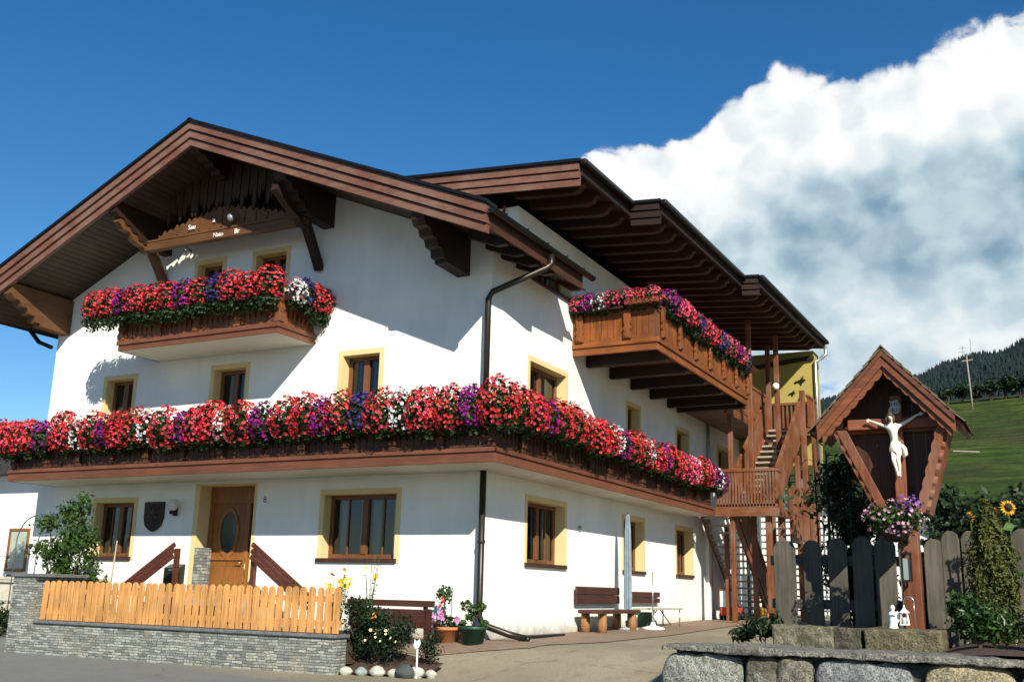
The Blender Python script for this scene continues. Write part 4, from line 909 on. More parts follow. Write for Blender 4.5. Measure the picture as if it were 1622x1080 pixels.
def clump_mesh(kind, seed):
    rng = np.random.RandomState(seed)
    r = {'big': (0.325, 0.29, 0.42), 'small': (0.19, 0.24, 0.37), 'flat': (0.28, 0.22, 0.24), 'long': (0.35, 0.28, 0.40)}[kind]
    nl = {'big': 620, 'small': 480, 'flat': 440, 'long': 900}[kind]
    P, Nn = ell_pts(nl, r, rng, 0.35, 1.02)
    lg = {'long': .98, 'flat': .75}.get(kind, .60)
    Q, Qn = ell_pts(int(nl*.45), (r[0]*1.0, r[1]*.5, r[2]*(.62 if kind == 'long' else .55)), rng, 0.2, 1.0); Q[:, 2] -= r[2]*lg; Q[:, 1] -= (.05 if kind == 'long' else -.05)
    V, F = leaves(np.concatenate([P, Q]), np.concatenate([Nn, Qn]), 0.075, rng, 0.6, 0.75)
    leaf = np_mesh('hanging_flowers', V, F, GREEN)
    nb = {'big': 450, 'small': 235, 'flat': 175, 'long': 400}[kind]
    P, Nn = ell_pts(nb, r, rng, 0.96, 1.10, -0.75); ph = rng.uniform(0, 6.28, 3); lump = np.sin(P[:, 0]*19+ph[0])+np.sin(P[:, 2]*17+ph[1])+np.sin(P[:, 1]*15+ph[2]); P = P*(1+.025*lump[:, None]); keep = (Nn[:, 1] < 0.35) & (lump > -1.9)
    P, Nn = P[keep], Nn[keep]
    bl = blossom_mesh('blossoms', P, Nn, 0.031, rng, PET['R'])
    return leaf, bl
for kd in ('big', 'small', 'flat', 'long'): CL[kd] = [clump_mesh(kd, s_) for s_ in (1, 2, 3, 4, 5)]
ORD = ['first', 'second', 'third', 'fourth', 'fifth', 'sixth', 'seventh', 'eighth', 'ninth', 'tenth', 'eleventh', 'twelfth', 'thirteenth', 'fourteenth', 'fifteenth', 'sixteenth', 'seventeenth', 'eighteenth', 'nineteenth', 'twentieth', 'twenty-first', 'twenty-second', 'twenty-third', 'twenty-fourth', 'twenty-fifth', 'twenty-sixth', 'twenty-seventh', 'twenty-eighth', 'twenty-ninth', 'thirtieth', 'thirty-first', 'thirty-second']
CN = dict(R='scarlet', P='purple', W='white', B='dark blue-violet', K='rose-pink', L='lilac')
rf = random.Random(5)
def clump(kind, colr, loc, rz, label, group, scale=(1, 1, 1)):
    leaf, bl = rf.choice(CL[kind])
    o = link('hanging_flowers', leaf); o.location = loc; o.rotation_euler = (0, 0, rz); o.scale = scale; tag(o, label, 'flowers', group)
    c_ = link('blossoms', bl, o, True); c_.location = (0, 0, 0); c_.material_slots[0].link = 'OBJECT'; c_.material_slots[0].material = PET[colr]
    return o
def run(seq, fn, group, where, kindf, z, rz, scf=lambda c: (1, 1, 1)):
    cnt = {}
    tot = {}
    for u, c_ in seq: tot[c_] = tot.get(c_, 0)+1
    for u, c_ in seq:
        k = cnt.get(c_, 0); cnt[c_] = k+1
        lab = '%s%s flowers %s' % ('only ' if tot[c_] == 1 else ORD[k]+' ', CN[c_], where)
        sc_ = scf(c_); j = rf.uniform
        x, y = fn(u); clump(kindf(c_), c_, (x+j(-.03, .03), y+j(-.03, .03), z+j(-.045, .045)), rz+j(-.15, .15), lab, group, tuple(s_*j(.94, 1.06) for s_ in sc_))
FRONT = [(-11.05, 'R'), (-10.62, 'R'), (-10.1, 'R'), (-9.62, 'P'), (-9.02, 'R'), (-8.57, 'W'), (-8.15, 'R'), (-7.75, 'P'), (-7.4, 'R'), (-7.0, 'R'), (-6.66, 'W'), (-6.22, 'R'), (-5.72, 'P'), (-5.35, 'R'), (-5.05, 'R'), (-4.77, 'W'), (-4.36, 'R'), (-3.85, 'P'), (-3.3, 'R'), (-2.9, 'R'), (-2.55, 'P'), (-2.15, 'R'), (-1.75, 'B'), (-1.32, 'R'), (-0.9, 'W'), (-0.46, 'R'), (0.02, 'R'), (0.46, 'P'), (0.9, 'R')]
run(FRONT, lambda u: (u, -1.34), 'flowers hanging along the lower balcony', 'on the lower balcony street front, counted from its left end', lambda c_: 'big' if c_ == 'R' else 'small', 3.64, 0)
SIDE = [(-0.85, 'R'), (-0.30, 'R'), (0.18, 'P'), (0.7, 'R'), (1.25, 'R'), (1.8, 'R'), (2.35, 'R'), (2.8, 'R'), (3.25, 'W'), (3.65, 'P'), (4.2, 'R'), (4.65, 'R'), (5.05, 'W'), (5.6, 'R'), (6.05, 'P'), (6.5, 'R'), (7.0, 'R'), (7.45, 'K'), (7.95, 'K'), (8.45, 'W'), (8.9, 'R'), (9.35, 'K'), (9.8, 'P'), (10.2, 'W'), (10.6, 'P')]
run(SIDE, lambda u: (0.97, u), 'flowers hanging along the lower balcony', 'on the lower balcony right side, counted from its corner', lambda c_: 'big' if c_ in 'RK' else 'small', 3.68, math.pi/2, lambda c_: (1, 1, .88))
UPP = [(-8.6, 'R'), (-8.15, 'R'), (-7.78, 'P'), (-7.4, 'R'), (-6.98, 'R'), (-6.55, 'R'), (-6.15, 'P'), (-5.75, 'R'), (-5.25, 'B'), (-4.95, 'R'), (-4.5, 'R'), (-4.12, 'R')]
run(UPP, lambda u: (u, -1.26), 'flowers on the upper front balcony', 'on the upper street balcony, counted from its left end', lambda c_: 'long', 6.27, 0, lambda c_: (1.0, .95, .82))
run([(-0.85, 'W'), (-0.62, 'B'), (-0.3, 'R'), (0.0, 'R')], lambda u: (-3.72, u), 'flowers on the upper front balcony', 'on the right end of the upper street balcony', lambda c_: 'long' if c_ in 'RK' else 'small', 6.16, math.pi/2, lambda c_: (.95, .9, .8))
SB = [(0.15, 'K'), (0.42, 'P'), (0.63, 'W'), (0.92, 'K'), (1.22, 'K'), (1.5, 'R'), (1.8, 'K')]
run(SB, lambda u: (u, Y3-0.10), 'flowers on the orange side balcony', 'on the orange balcony short front, from the wall', lambda c_: 'flat', 6.60, 0, lambda c_: (.85, .9, .85))
SB2 = [(4.0, 'P'), (4.45, 'K'), (4.85, 'K'), (5.3, 'R'), (5.7, 'B'), (6.1, 'R'), (6.5, 'K'), (6.95, 'R'), (7.4, 'B'), (7.85, 'K'), (8.3, 'K'), (8.75, 'P'), (9.2, 'K'), (9.6, 'B')]
run(SB2, lambda u: (X3+0.10, u), 'flowers on the orange side balcony', 'on the orange balcony long side, from its corner', lambda c_: 'flat', 6.58, math.pi/2, lambda c_: (1, 1, 1.15))
mb = MB(); mb.lathe([(0.0, 0), (.10, 0), (.13, .22), (.15, .22), (.15, .26), (.12, .26)], (X3+.05, 9.98, 6.562), 12); o = mb.build('clay_pot', plain('salmon_pot', (.55, .22, .14), .8)); tag(o, 'salmon-pink pot at the far end of the orange side balcony', 'flowerpot')

# ------------------------------------------------------------------ plants in general
def branchy(mbk, base, tips, r0):
    for tp in tips:
        mid = Vector(base).lerp(Vector(tp), .5)+Vector((0, 0, .06*(Vector(tp)-Vector(base)).length)); mbk.tube([base, mid, tp], [r0, r0*.6, r0*.25], 6, False)
def shrub(name, label, cat, base, blobs, size, n, mat, seed, aspect=.5, stem=.025, stem_mat=None, group=None, jitter=.8, blooms=None):
    """leaf clumps on limbs; blobs = [(dx,dy,dz,rx,ry,rz)]"""
    rng = np.random.RandomState(seed); T = thing(name, label, cat, base, group); tot = sum(b_[3]*b_[4]*b_[5] for b_ in blobs)**1.0
    V = []; F = []; k = 0
    for b_ in blobs:
        m = max(20, int(n*b_[3]*b_[4]*b_[5]/tot)); P, Nn = ell_pts(m, b_[3:6], rng, .3, 1.08)
        # break the outline: pull leaves to a few random twigs
        tw, _ = ell_pts(14, b_[3:6], rng, .8, 1.25); idx = rng.randint(0, 14, m); P = P*.72+tw[idx]*.28*rng.uniform(0.2, 1.5, (m, 1))
        P = P+np.array(b_[:3])+np.array(base); v, f = leaves(P, Nn, size, rng, jitter, aspect); V.append(v); F.append(f+k); k += len(v)
    link('crown', np_mesh('crown', np.concatenate(V), np.concatenate(F), mat), T)
    if stem:
        m = MB(); branchy(m, base, [(base[0]+b_[0], base[1]+b_[1], base[2]+b_[2]+.4*b_[5]) for b_ in blobs], stem); m.build('stem', stem_mat or wood('bark', (.06, .04, .025), 'z', .9), T)
    if blooms:
        for nm, mt, pts, rad in blooms:
            P = np.array(pts); Nn = np.tile([.3, -.8, .35], (len(P), 1)); link(nm, blossom_mesh(nm, P, Nn, rad, rng, mt), T)
    return T
LEAF_MID = leafmat('bush_leaf', (.042, .085, .016), .5, .02, .5, .25); LEAF_DK = leafmat('dark_leaf', (.014, .030, .010), .5, .02, .5, .15); LEAF_LT = leafmat('light_leaf', (.075, .13, .025), .4, .03, .5, .3)
YEL = leafmat('yellow_petal', (.75, .52, .04), .2, .02, .6, .2); PINK = leafmat('mauve_petal', (.62, .26, .50), .25, .03, .6, .2); ORA = leafmat('orange_petal', (.70, .28, .02), .25, .02, .6, .2); WHT = PET['W']
# tall bush at the left of the fence
shrub('garden_bush', 'tall leafy green bush behind the left end of the picket fence', 'bush', (-8.35, -1.5, 0.1), [(.05, 0, .75, .42, .4, .5), (-.25, 0, 1.25, .48, .4, .42), (.25, 0, 1.45, .48, .42, .48), (-.62, 0, 1.78, .32, .3, .28), (-.75, 0, 1.3, .26, .25, .22), (.55, .05, 1.5, .25, .3, .35), (.05, 0, 1.95, .45, .36, .38), (.32, 0, 2.2, .22, .25, .25), (-.1, 0, .45, .3, .3, .35), (.5, .1, 1.0, .28, .3, .4)], .10, 3600, LEAF_MID, 21, .5, .03)
shrub('small_bush', 'low dark bush behind the fence right of the tall bush', 'bush', (-7.45, -1.6, 0.1), [(0, 0, .72, .14, .14, .26), (.05, 0, .42, .16, .14, .25)], .09, 210, LEAF_MID, 22, .5, .015)
shrub('small_bush', 'second low dark bush beside the bean pole', 'bush', (-7.12, -1.6, 0.1), [(0, 0, .66, .12, .12, .22), (.03, 0, .4, .13, .12, .2)], .085, 160, LEAF_MID, 23, .5, .015)
mb = MB(); mb.tube([(-6.98, -1.6, .1), (-6.90, -1.6, 1.55)], .013, 8); o = mb.build('garden_stake', wood('stake_wood', (.30, .24, .15), 'z')); tag(o, 'pale wooden plant stake behind the fence by small bushes', 'stake')
# wispy meadow-like plants at the right end of the fence
def wisp(label, base, hs, n, seed, blooms=(), leafn=8, mat=LEAF_LT):
    rng = random.Random(seed); T = thing('garden_flower', label, 'plant', base, 'tall flowers behind the fence'); m = MB(); P = []; tips = []
    for i in range(n):
        a_ = rng.uniform(0, 6.28); h = hs*rng.uniform(.65, 1.0); sp = rng.uniform(.05, .22); t = Vector((base[0]+sp*math.cos(a_), base[1]+sp*math.sin(a_), base[2]+h)); md = Vector(base).lerp(t, .55)+Vector((0, 0, .05)); m.tube([base, md, t], [.007, .005, .003], 5, False); tips.append(t)
        for q in range(leafn): P.append(Vector(base).lerp(t, rng.uniform(.2, 1))+Vector((rng.gauss(0, .035), rng.gauss(0, .035), 0)))
    m.build('stem', mat, T); g = np.random.RandomState(seed); v, f = leaves(np.array(P), np.tile([0, -.3, .9], (len(P), 1)), .05, g, .8, .4); link('leaves', np_mesh('leaves', v, f, mat), T)
    if blooms:
        pts = [tuple(t+Vector((0, 0, .01))) for t in tips][:blooms[1]]; link('blossoms', blossom_mesh('blossoms', np.array(pts), np.tile([.2, -.9, .3], (len(pts), 1)), blooms[2], g, blooms[0]), T)
wisp('thin green sprigs behind fence left of the right stair rail', (-4.3, -1.4, .1), .85, 10, 1); wisp('wispy plant with tiny white buds behind fence beside right stair rail', (-2.75, -1.5, .1), .85, 9, 2, (WHT, 4, .02))
wisp('tall yellow daisies below the big ground-floor window', (-1.75, -1.6, .1), 1.0, 10, 3, (YEL, 8, .05)); wisp('taller thin stalk with yellow head at the window corner', (-1.25, -1.5, .1), 1.22, 8, 4, (YEL, 3, .045)); wisp('bright yellow bloom tuft at the right end of the picket fence', (-1.35, -2.2, .1), .82, 16, 5, (YEL, 14, .05))
# big planting at the end of the wall
shrub('border_shrub', 'dark green border shrub in front of the brown bench back', 'bush', (-0.62, -2.15, -.35), [(-.3, 0, .45, .42, .3, .40), (.2, 0, .42, .45, .3, .38), (-.05, -.1, .72, .55, .28, .22), (.48, .02, .55, .27, .25, .32), (-.4, 0, .85, .3, .25, .22)], .07, 4200, LEAF_DK, 31, .4, .015, blooms=[('yellow_blossoms', leafmat('cream_petal', (.75, .68, .35), .2, .02), [(-.62+.06*i+(i % 3)*.03, -2.44, .06+.05*((i*7) % 4)) for i in range(9)], .026), ('orange_blossoms', ORA, [(-.50, -2.42, .44), (-.47, -2.42, .40), (-.52, -2.42, .38)], .035)])
shrub('border_shrub', 'small blue-green cushion plant beside the white stones', 'bush', (0.25, -2.0, -.35), [(0, 0, .3, .22, .22, .26), (.05, 0, .5, .14, .14, .15)], .07, 420, LEAF_DK, 32, .4, 0)
stone_lab = ['leftmost round white border stone beside the garden wall end', 'greyish border stone second from the garden wall', 'large white border stone third from the garden wall', 'small pale border stone just left of the dark gap', 'long white border stone under the plant tag', 'flat pale border stone at the right end of the row']
for i, (x, r) in enumerate(((-.80, .09), (-.56, .085), (-.32, .105), (-.08, .08), (.30, .11), (.50, .08))):
    y = -2.62+.05*i; m = MB(); m.blob((x, y, hgt(x, y)+r*.55), (r*1.15, r*.9, r*.85), 40+i, .10); o = m.build('border_stone', plain('pale_pebble' if i != 1 else 'grey_pebble', (.42, .42, .35) if i != 1 else (.26, .31, .29), .8, 0, .25, 9, .3)); tag(o, stone_lab[i], 'stone', 'white border stones')
m = MB(); m.blob((.15, -2.5, hgt(.15, -2.5)+.07), (.14, .12, .12), 77, .15); o = m.build('border_stone', plain('dark_pebble', (.05, .06, .055), .8)); tag(o, 'dark slate-coloured border stone between the pale ones', 'stone', 'white border stones')
T = thing('plant_tag', 'white plastic plant tag on a stake in the border', 'sign', (.33, -2.5, -.38)); m = MB(); m.box(.325, .345, -2.505, -2.49, -.42, .0); m.build('stake', M_WHITE, T); m = MB(); m.prism([(-.055, 0), (-.02, -.04), (.03, -.02), (.06, .04), (.04, .10), (-.01, .06), (-.04, .09)], lambda a_, b_, t: (.335+a_, t, .02+b_), -2.52, -2.506); m.build('tag', plain('pale_blue_tag', (.55, .66, .66)), T)
mb = MB(); mb.add([(x, y, z) for x, y, z in ((-1.0, -2.6, -.40), (.50, -2.47, -.385), (.42, -1.9, -.24), (-1.0, -1.3, -.12))], [(0, 1, 2, 3)]); structure('flower_bed', mb.mesh('flower_bed', M_SOIL))
structure('garden_soil', MB().box(-7.5, -1.0, -2.42, -0.64, -0.3, 0.10).mesh('garden_soil', M_SOIL))

# pots by the corner
def pot(label, c_, prof, mat, foliage, seed, extra=None):
    T = thing('flower_pot', label, 'flowerpot', c_); m = MB(); m.lathe(prof, c_, 18); m.build('pot', mat, T); m = MB(); m.lathe([(0, prof[-1][1]-.05), (prof[-1][0], prof[-1][1]-.04)], c_, 18); m.build('soil', M_SOIL, T)
    return T
PZ = -.05
P1 = pot('terracotta pot with small round-headed standard tree and pink flowers', (-.42, -.42, PZ), [(.0, .0), (.17, 0), (.21, .22), (.235, .22), (.235, .27), (.20, .27), (.18, .2)], plain('terracotta_bright', (.48, .19, .075), .8), None, 1)
rng = np.random.RandomState(8)
def ballhead(T, c_, r, n, seed, mat=LEAF_MID, size=.055):
    g = np.random.RandomState(seed); P, Nn = ell_pts(n, r, g, .55, 1.1); v, f = leaves(P+np.array(c_), Nn, size, g, .6, .8); link('foliage', np_mesh('foliage', v, f, mat), T)
ballhead(P1, (-.50, -.42, PZ+.78), (.13, .13, .15), 210, 1); ballhead(P1, (-.42, -.42, PZ+.33), (.24, .2, .12), 260, 2, LEAF_DK)
m = MB(); m.tube([(-.42, -.42, PZ+.25), (-.49, -.42, PZ+.5), (-.50, -.42, PZ+.8)], .012, 6); m.tube([(-.36, -.42, PZ+.25), (-.36, -.42, PZ+.82)], .006, 6); m.build('stem', wood('bark', (.06, .04, .025), 'z', .9), P1)
link('blossoms', blossom_mesh('blossoms', np.array([(-.62, -.6, PZ+.40), (-.58, -.62, PZ+.44), (-.45, -.63, PZ+.42), (-.42, -.64, PZ+.46), (-.39, -.64, PZ+.40), (-.44, -.63, PZ+.50), (-.17, -.58, PZ+.42), (-.15, -.58, PZ+.38)]), np.tile([.2, -.9, .2], (8, 1)), .055, rng, PINK), P1)
link('red_blossoms', blossom_mesh('red_blossoms', np.array([(-.46, -.56, PZ+.72), (-.44, -.56, PZ+.68), (-.50, -.55, PZ+.60)]), np.tile([.2, -.9, .2], (3, 1)), .03, rng, PET['R']), P1)
P2 = pot('dark green pot with sprawling geranium in front of the downpipe', (.10, -.50, PZ), [(0, 0), (.17, 0), (.22, .25), (.24, .25), (.24, .30), (.21, .30)], plain('green_plastic', (.015, .06, .035), .45), None, 2)
for k, (dx, dz, r) in enumerate(((-.14, .62, .10), (.0, .55, .09), (.13, .60, .11), (-.06, .44, .08), (.2, .34, .07), (-.18, .34, .06))): ballhead(P2, (.10+dx, -.5, PZ+dz), (r, r*.9, r*.8), 70, 20+k, LEAF_MID, .06)
m = MB(); [m.tube([(.10, -.5, PZ+.28), (.10+dx, -.5, PZ+dz)], .008, 5) for dx, dz in ((-.14, .62), (0, .55), (.13, .6), (.2, .34))]; m.build('stem', wood('bark', (.06, .04, .025), 'z', .9), P2)
# drain gratings
mb = MB(); mb.box(.25, .45, 1.0, 2.3, hgt(.3, 1.2)+.016, hgt(.3, 2.2)+.05); o = mb.build('drain_grating', M_BLACK); tag(o, 'flat black drain grating at the wall foot right of the downpipe', 'grating')

# ------------------------------------------------------------------ fence, garden wall
GW = thing('garden_wall', 'low garden wall of layered grey stone under the picket fence', 'wall', (-4.2, -2.6, -.44))
M_ST = stone_mat('layered_stone')
m = MB(); m.box(-7.55, -.95, -2.72, -2.44, -.62, .08); m.build('stonework', M_ST, GW)
m = MB(); m.box(-7.45, -.92, -2.76, -2.40, .081, .13); m.build('coping', M_CAPST, GW, bevel=.008)
m = MB(); m.box(-8.12, -7.551, -2.74, -1.7, -.62, .86); m.build('pier', M_ST, GW)
m = MB(); m.box(-8.16, -7.45, -2.78, -1.66, .861, .92); m.build('pier_cap', M_CAPST, GW, bevel=.008)
PF = thing('picket_fence', 'low picket fence of orange larch boards with rounded tops', 'fence', (-4.2, -2.6, .13))
rp = random.Random(3)
for i in range(42):
    x = -7.35+i*.1545+rp.uniform(-.006, .006); w = .058+rp.uniform(-.003, .003); h = .66+rp.uniform(-.008, .008)
    if i in (15, 16, 17, 18): h += .0
    tilt = rp.uniform(-.012, .012); top = [(x+w*math.cos(t)+tilt, .14+h-.05+.055*math.sin(t)) for t in [math.pi*q/8 for q in range(9)]]
    m = MB(); m.prism([(x-w, .14), (x+w, .14)]+top, FR, 2.66, 2.63); m.build('picket', PICKET('z'), PF, bevel=.004)
for z in (.28, .63):
    m = MB(); m.box(-7.42, -.95, -2.628, -2.585, z-.04, z+.04); m.build('rail', PICKET('x'), PF)
for x in (-7.2, -5.2, -3.2, -1.2):
    m = MB(); m.box(x-.035, x+.035, -2.584, -2.515, .131, .72); m.build('post', PICKET('z'), PF)

# ------------------------------------------------------------------ benches and terrace things
def slat_bench_back():
    T = thing('garden_bench', 'dark brown bench seen from behind below the big front window', 'bench', (-1.15, -1.0, -.12))
    for z0, z1, x0, x1, y in ((.53, .63, -2.0, -.30, -1.06), (.20, .49, -1.98, -.36, -1.02)):
        m = MB(); m.prism([(x0, z0), (x1-.06*(.63-z0), z0), (x1, z1), (x0, z1)], FR, -y, -y-.035) if False else m.prism([(x0, z0), (x1-(.06 if z0 < .3 else .01), z0), (x1, z1), (x0, z1)], FR, -y, -y-.035); m.build('back_board', BENCHW('x'), T, bevel=.008)
    m = MB(); m.box(-1.95, -.45, -.98, -.62, .26, .30); m.build('seat', BENCHW('x'), T, bevel=.01)
    for x in (-1.9, -.5):
        m = MB(); m.bar((x, -.94, -.12), (x, -1.0, .60), .06, .05, (1, 0, 0)); m.bar((x, -.65, -.12), (x, -.65, .26), .06, .06, (1, 0, 0)); m.bar((x+.04, -.94, -.12), (x+.1, -1.05, .5), .04, .09, (1, 0, 0)); m.build('leg', BENCHW('z'), T)
slat_bench_back()
T = thing('log_bench', 'heavy dark wooden bench with round log legs against the side wall', 'bench', (.4, 4.5, .06))
for z0, z1 in ((.60, .76), (.78, .93)):
    m = MB(); m.box(.06, .11, 3.6, 5.85, z0, z1); m.build('back_board', BENCHW('y'), T, bevel=.012)
m = MB(); m.box(.14, .42, 3.55, 5.75, .42, .49); m.box(.43, .68, 3.50, 5.6, .42, .49); m.build('seat', BENCHW('y'), T, bevel=.012)
for x, y in ((.22, 3.75), (.58, 3.75), (.58, 5.35), (.22, 5.4)):
    m = MB(); m.lathe([(0, .04), (.085, .04), (.09, .2), (.085, .418), (0, .418)], (x, y, 0), 14); m.build('leg', LOGW('z'), T)
T = thing('slim_bench', 'slim bench with pale seat, brown back and thin metal legs', 'bench', (.5, 7.2, .1))
m = MB(); m.box(.06, .10, 6.35, 8.45, .62, .72); m.box(.06, .10, 6.35, 8.45, .745, .86); m.build('back_board', BENCHW('y'), T, bevel=.01)
m = MB(); m.box(.30, .78, 6.1, 8.1, .485, .52); m.build('seat', plain('pale_board', (.40, .38, .32), .6), T, bevel=.008)
for x, y in ((.74, 6.25), (.34, 6.25), (.74, 7.95), (.34, 7.95)):
    m = MB(); m.tube([(x, y, .10), (x, y, .484)], .016, 8); m.build('leg', plain('zinc', (0.45, 0.46, 0.45), 0.3, 0.8), T)
m = MB(); m.tube([(.54, 6.3, .15), (.54, 7.0, .48)], .012, 6); m.tube([(.54, 7.9, .15), (.54, 7.2, .48)], .012, 6); m.build('brace', M_BLACK, T)
T = thing('closed_parasol', 'closed grey-blue parasol leaning upright between the two side benches', 'parasol', (.45, 5.45, .1))
m = MB(); n = 10; vs = []; fs = []
for j, (z, r) in enumerate(((2.50, .01), (2.42, .045), (2.1, .068), (1.4, .08), (.75, .088), (.50, .08))):
    for i in range(2*n): a_ = math.pi*i/n; rr = r*(1 if i % 2 else .72); vs.append((.45+rr*math.cos(a_), 5.45+rr*math.sin(a_), z))
for j in range(5):
    for i in range(2*n): fs.append((j*2*n+i, j*2*n+(i+1) % (2*n), (j+1)*2*n+(i+1) % (2*n), (j+1)*2*n+i))
m.add(vs, fs); m.build('canopy', plain('parasol_cloth', (.17, .23, .27), .8), T)
m = MB(); m.tube([(.45, 5.45, .08), (.45, 5.45, 2.45)], .02, 8); m.build('pole', M_WHITE, T); m = MB(); m.lathe([(0, 0), (.22, 0), (.22, .05), (.05, .08), (.05, .2), (0, .2)], (.45, 5.45, .07), 16); m.build('base', plain('grey_base', (.3, .32, .32)), T)
T = thing('parasol_stand', 'thin bare metal pole in a round white base before the slim bench', 'stand', (.50, 6.42, .08))
m = MB(); m.tube([(.82, 5.95, .1), (.82, 5.95, 1.28)], .012, 8); m.build('pole', plain('zinc', (0.45, 0.46, 0.45), 0.3, 0.8), T); m = MB(); m.lathe([(0, 0), (.24, 0), (.24, .045), (.06, .09), (.04, .16), (0, .16)], (.82, 5.95, hgt(.82, 5.95)), 18); m.build('base', M_WHITE, T)
m = MB(); m.box(.08, .28, 6.9, 7.4, .1, .42); o = m.build('watering_crate', plain('dull_green', (.03, .09, .05), .6), bevel=.02); tag(o, 'dark green crate under the slim bench by the wall', 'crate')
m = MB(); m.box(.003, .03, 3.86, 3.95, 2.02, 2.12); o = m.build('wall_socket', plain('grey_fitting', (.22, .22, .2))); tag(o, 'tiny grey fitting on the side wall above the log bench', 'fitting')
# children's toys below the stairs
T = thing('toy_cart', 'red toy cart with a white side panel under the stairs', 'toy', (.55, 12.9, .18))
m = MB(); m.prism([(12.55, .30), (13.25, .30), (13.35, .52), (12.5, .52)], lambda a_, b_, t: (t, a_, b_), .35, .8); m.build('body', plain('red_plastic', (.42, .045, .02), .4), T, bevel=.03)
for x in (.33, .82):
    for y in (12.7, 13.1):
        m = MB(); m.lathe([(0, -.03), (.10, -.03), (.11, 0), (.10, .03), (0, .03)], (0, 0, 0), 14); me = m.mesh('wheel', M_BLACK); me.transform(Matrix.Translation((x, y, .29)) @ Matrix.Rotation(math.pi/2, 4, 'Y')); link('wheel', me, T)
m = MB(); m.box(.36, .79, 12.48, 12.50, .53, .95); m.build('panel', plain('toy_white', (.6, .62, .6)), T); m = MB(); m.box(.34, .81, 12.47, 12.51, .951, 1.0); m.bar((.35, 12.49, .53), (.35, 12.49, 1.0), .03, .03); m.bar((.80, 12.49, .53), (.80, 12.49, 1.0), .03, .03); m.build('hoop', ORNG('z'), T)
T = thing('toy_tricycle', 'orange and yellow plastic toy tricycle beside the red cart', 'toy', (1.35, 12.9, .18))
m = MB(); m.blob((1.35, 12.9, .42), (.16, .3, .13), 5, .1); m.build('body', plain('yellow_plastic', (.55, .30, .02), .4), T); m = MB(); m.tube([(1.35, 12.65, .4), (1.35, 12.6, .78)], .03, 8); m.tube([(1.18, 12.6, .78), (1.52, 12.6, .78)], .025, 8); m.build('handlebar', plain('red_plastic', (.42, .045, .02), .4), T)
for x, y in ((1.35, 12.62), (1.18, 13.1), (1.52, 13.1)):
    m = MB(); m.lathe([(0, -.03), (.11, -.03), (.12, 0), (.11, .03), (0, .03)], (0, 0, 0), 14); me = m.mesh('wheel', plain('orange_plastic', (.6, .14, .01), .4)); me.transform(Matrix.Translation((x, y, .30)) @ Matrix.Rotation(math.pi/2, 4, 'Y')); link('wheel', me, T)

# ------------------------------------------------------------------ neighbouring buildings
T = thing('neighbour_house', 'white neighbouring house behind the left end of the balcony', 'house', (-16, 2, 0))
m = MB(); m.box(-24, -12.15, 1.5, 9, -.6, 3.30); m.build('wall', M_NEIGH, T)
m = MB(); m.prism([(-24.4, 3.301), (-11.9, 3.301), (-11.9, 3.42), (-18, 5.0), (-24.4, 3.42)], FR, -1.0, -9.3); m.build('roof', M_ROOF, T)
for k, (x0, x1, z0, z1) in enumerate(((-13.98, -13.38, 1.05, 1.95), (-15.3, -14.75, 1.2, 2.0))):
    m = MB(); m.box(x0-.06, x0, 1.46, 1.499, z0-.05, z1+.06); m.box(x1, x1+.06, 1.46, 1.499, z0-.05, z1+.06); m.box(x0, x1, 1.46, 1.499, z1, z1+.06); m.box(x0, x1, 1.44, 1.499, z0-.06, z0); W = m.build('window', DOOR('z'), T); m = MB(); m.box(x0, x1, 1.485, 1.498, z0, z1); m.build('pane', plain('pale_pane', (.34, .40, .34), .1), W)
m = MB(); m.box(-13.95, -13.45, 1.47, 1.499, .45, .92); m.build('cellar_hatch', plain('grey_hatch', (.12, .13, .13)), T)
m = MB(); m.box(-24, -12.15, 1.40, 1.499, -.3, .30); m.build('plinth', plain('plinth_grey', (.10, .09, .08)), T)
T = thing('rose_arch', 'thin wire trellis arch left of the tall bush', 'trellis', (-9.4, -1.4, .1))
m = MB()
for dy in (0, .5):
    m.tube([(-9.95, -1.4+dy, -.4)]+[(-9.45-.5*math.cos(t), -1.4+dy, 1.5+.55*math.sin(t)) for t in [math.pi*i/12 for i in range(13)]]+[(-8.95, -1.4+dy, -.4)], .011, 6)
m.build('hoop', plain('grey_wire', (.16, .17, .17), .4, .6), T); m = MB()
for z in (.35, .8, 1.25): m.tube([(-10.9, -1.38, z), (-7.9, -1.38, z)], .006, 5)
m.build('wire', plain('grey_wire', (.16, .17, .17), .4, .6), T)
shrub('hedge_bush', 'dark shaded bush behind wire left of the stone pier', 'bush', (-9.9, -1.6, -.4), [(0, 0, .45, .5, .4, .4), (-.7, .1, .5, .5, .4, .42), (.5, 0, .4, .35, .35, .36)], .09, 1500, LEAF_DK, 51, .5, .02)
m = MB(); m.box(-11.6, -8.2, -.9, -.6, -.4, .75); m.box(-11.65, -8.15, -.95, -.55, .751, .86); o = m.build('low_wall', plain('cream_wall', (.5, .46, .36), .8)); tag(o, 'low pale rendered wall left of the stone pier', 'wall')

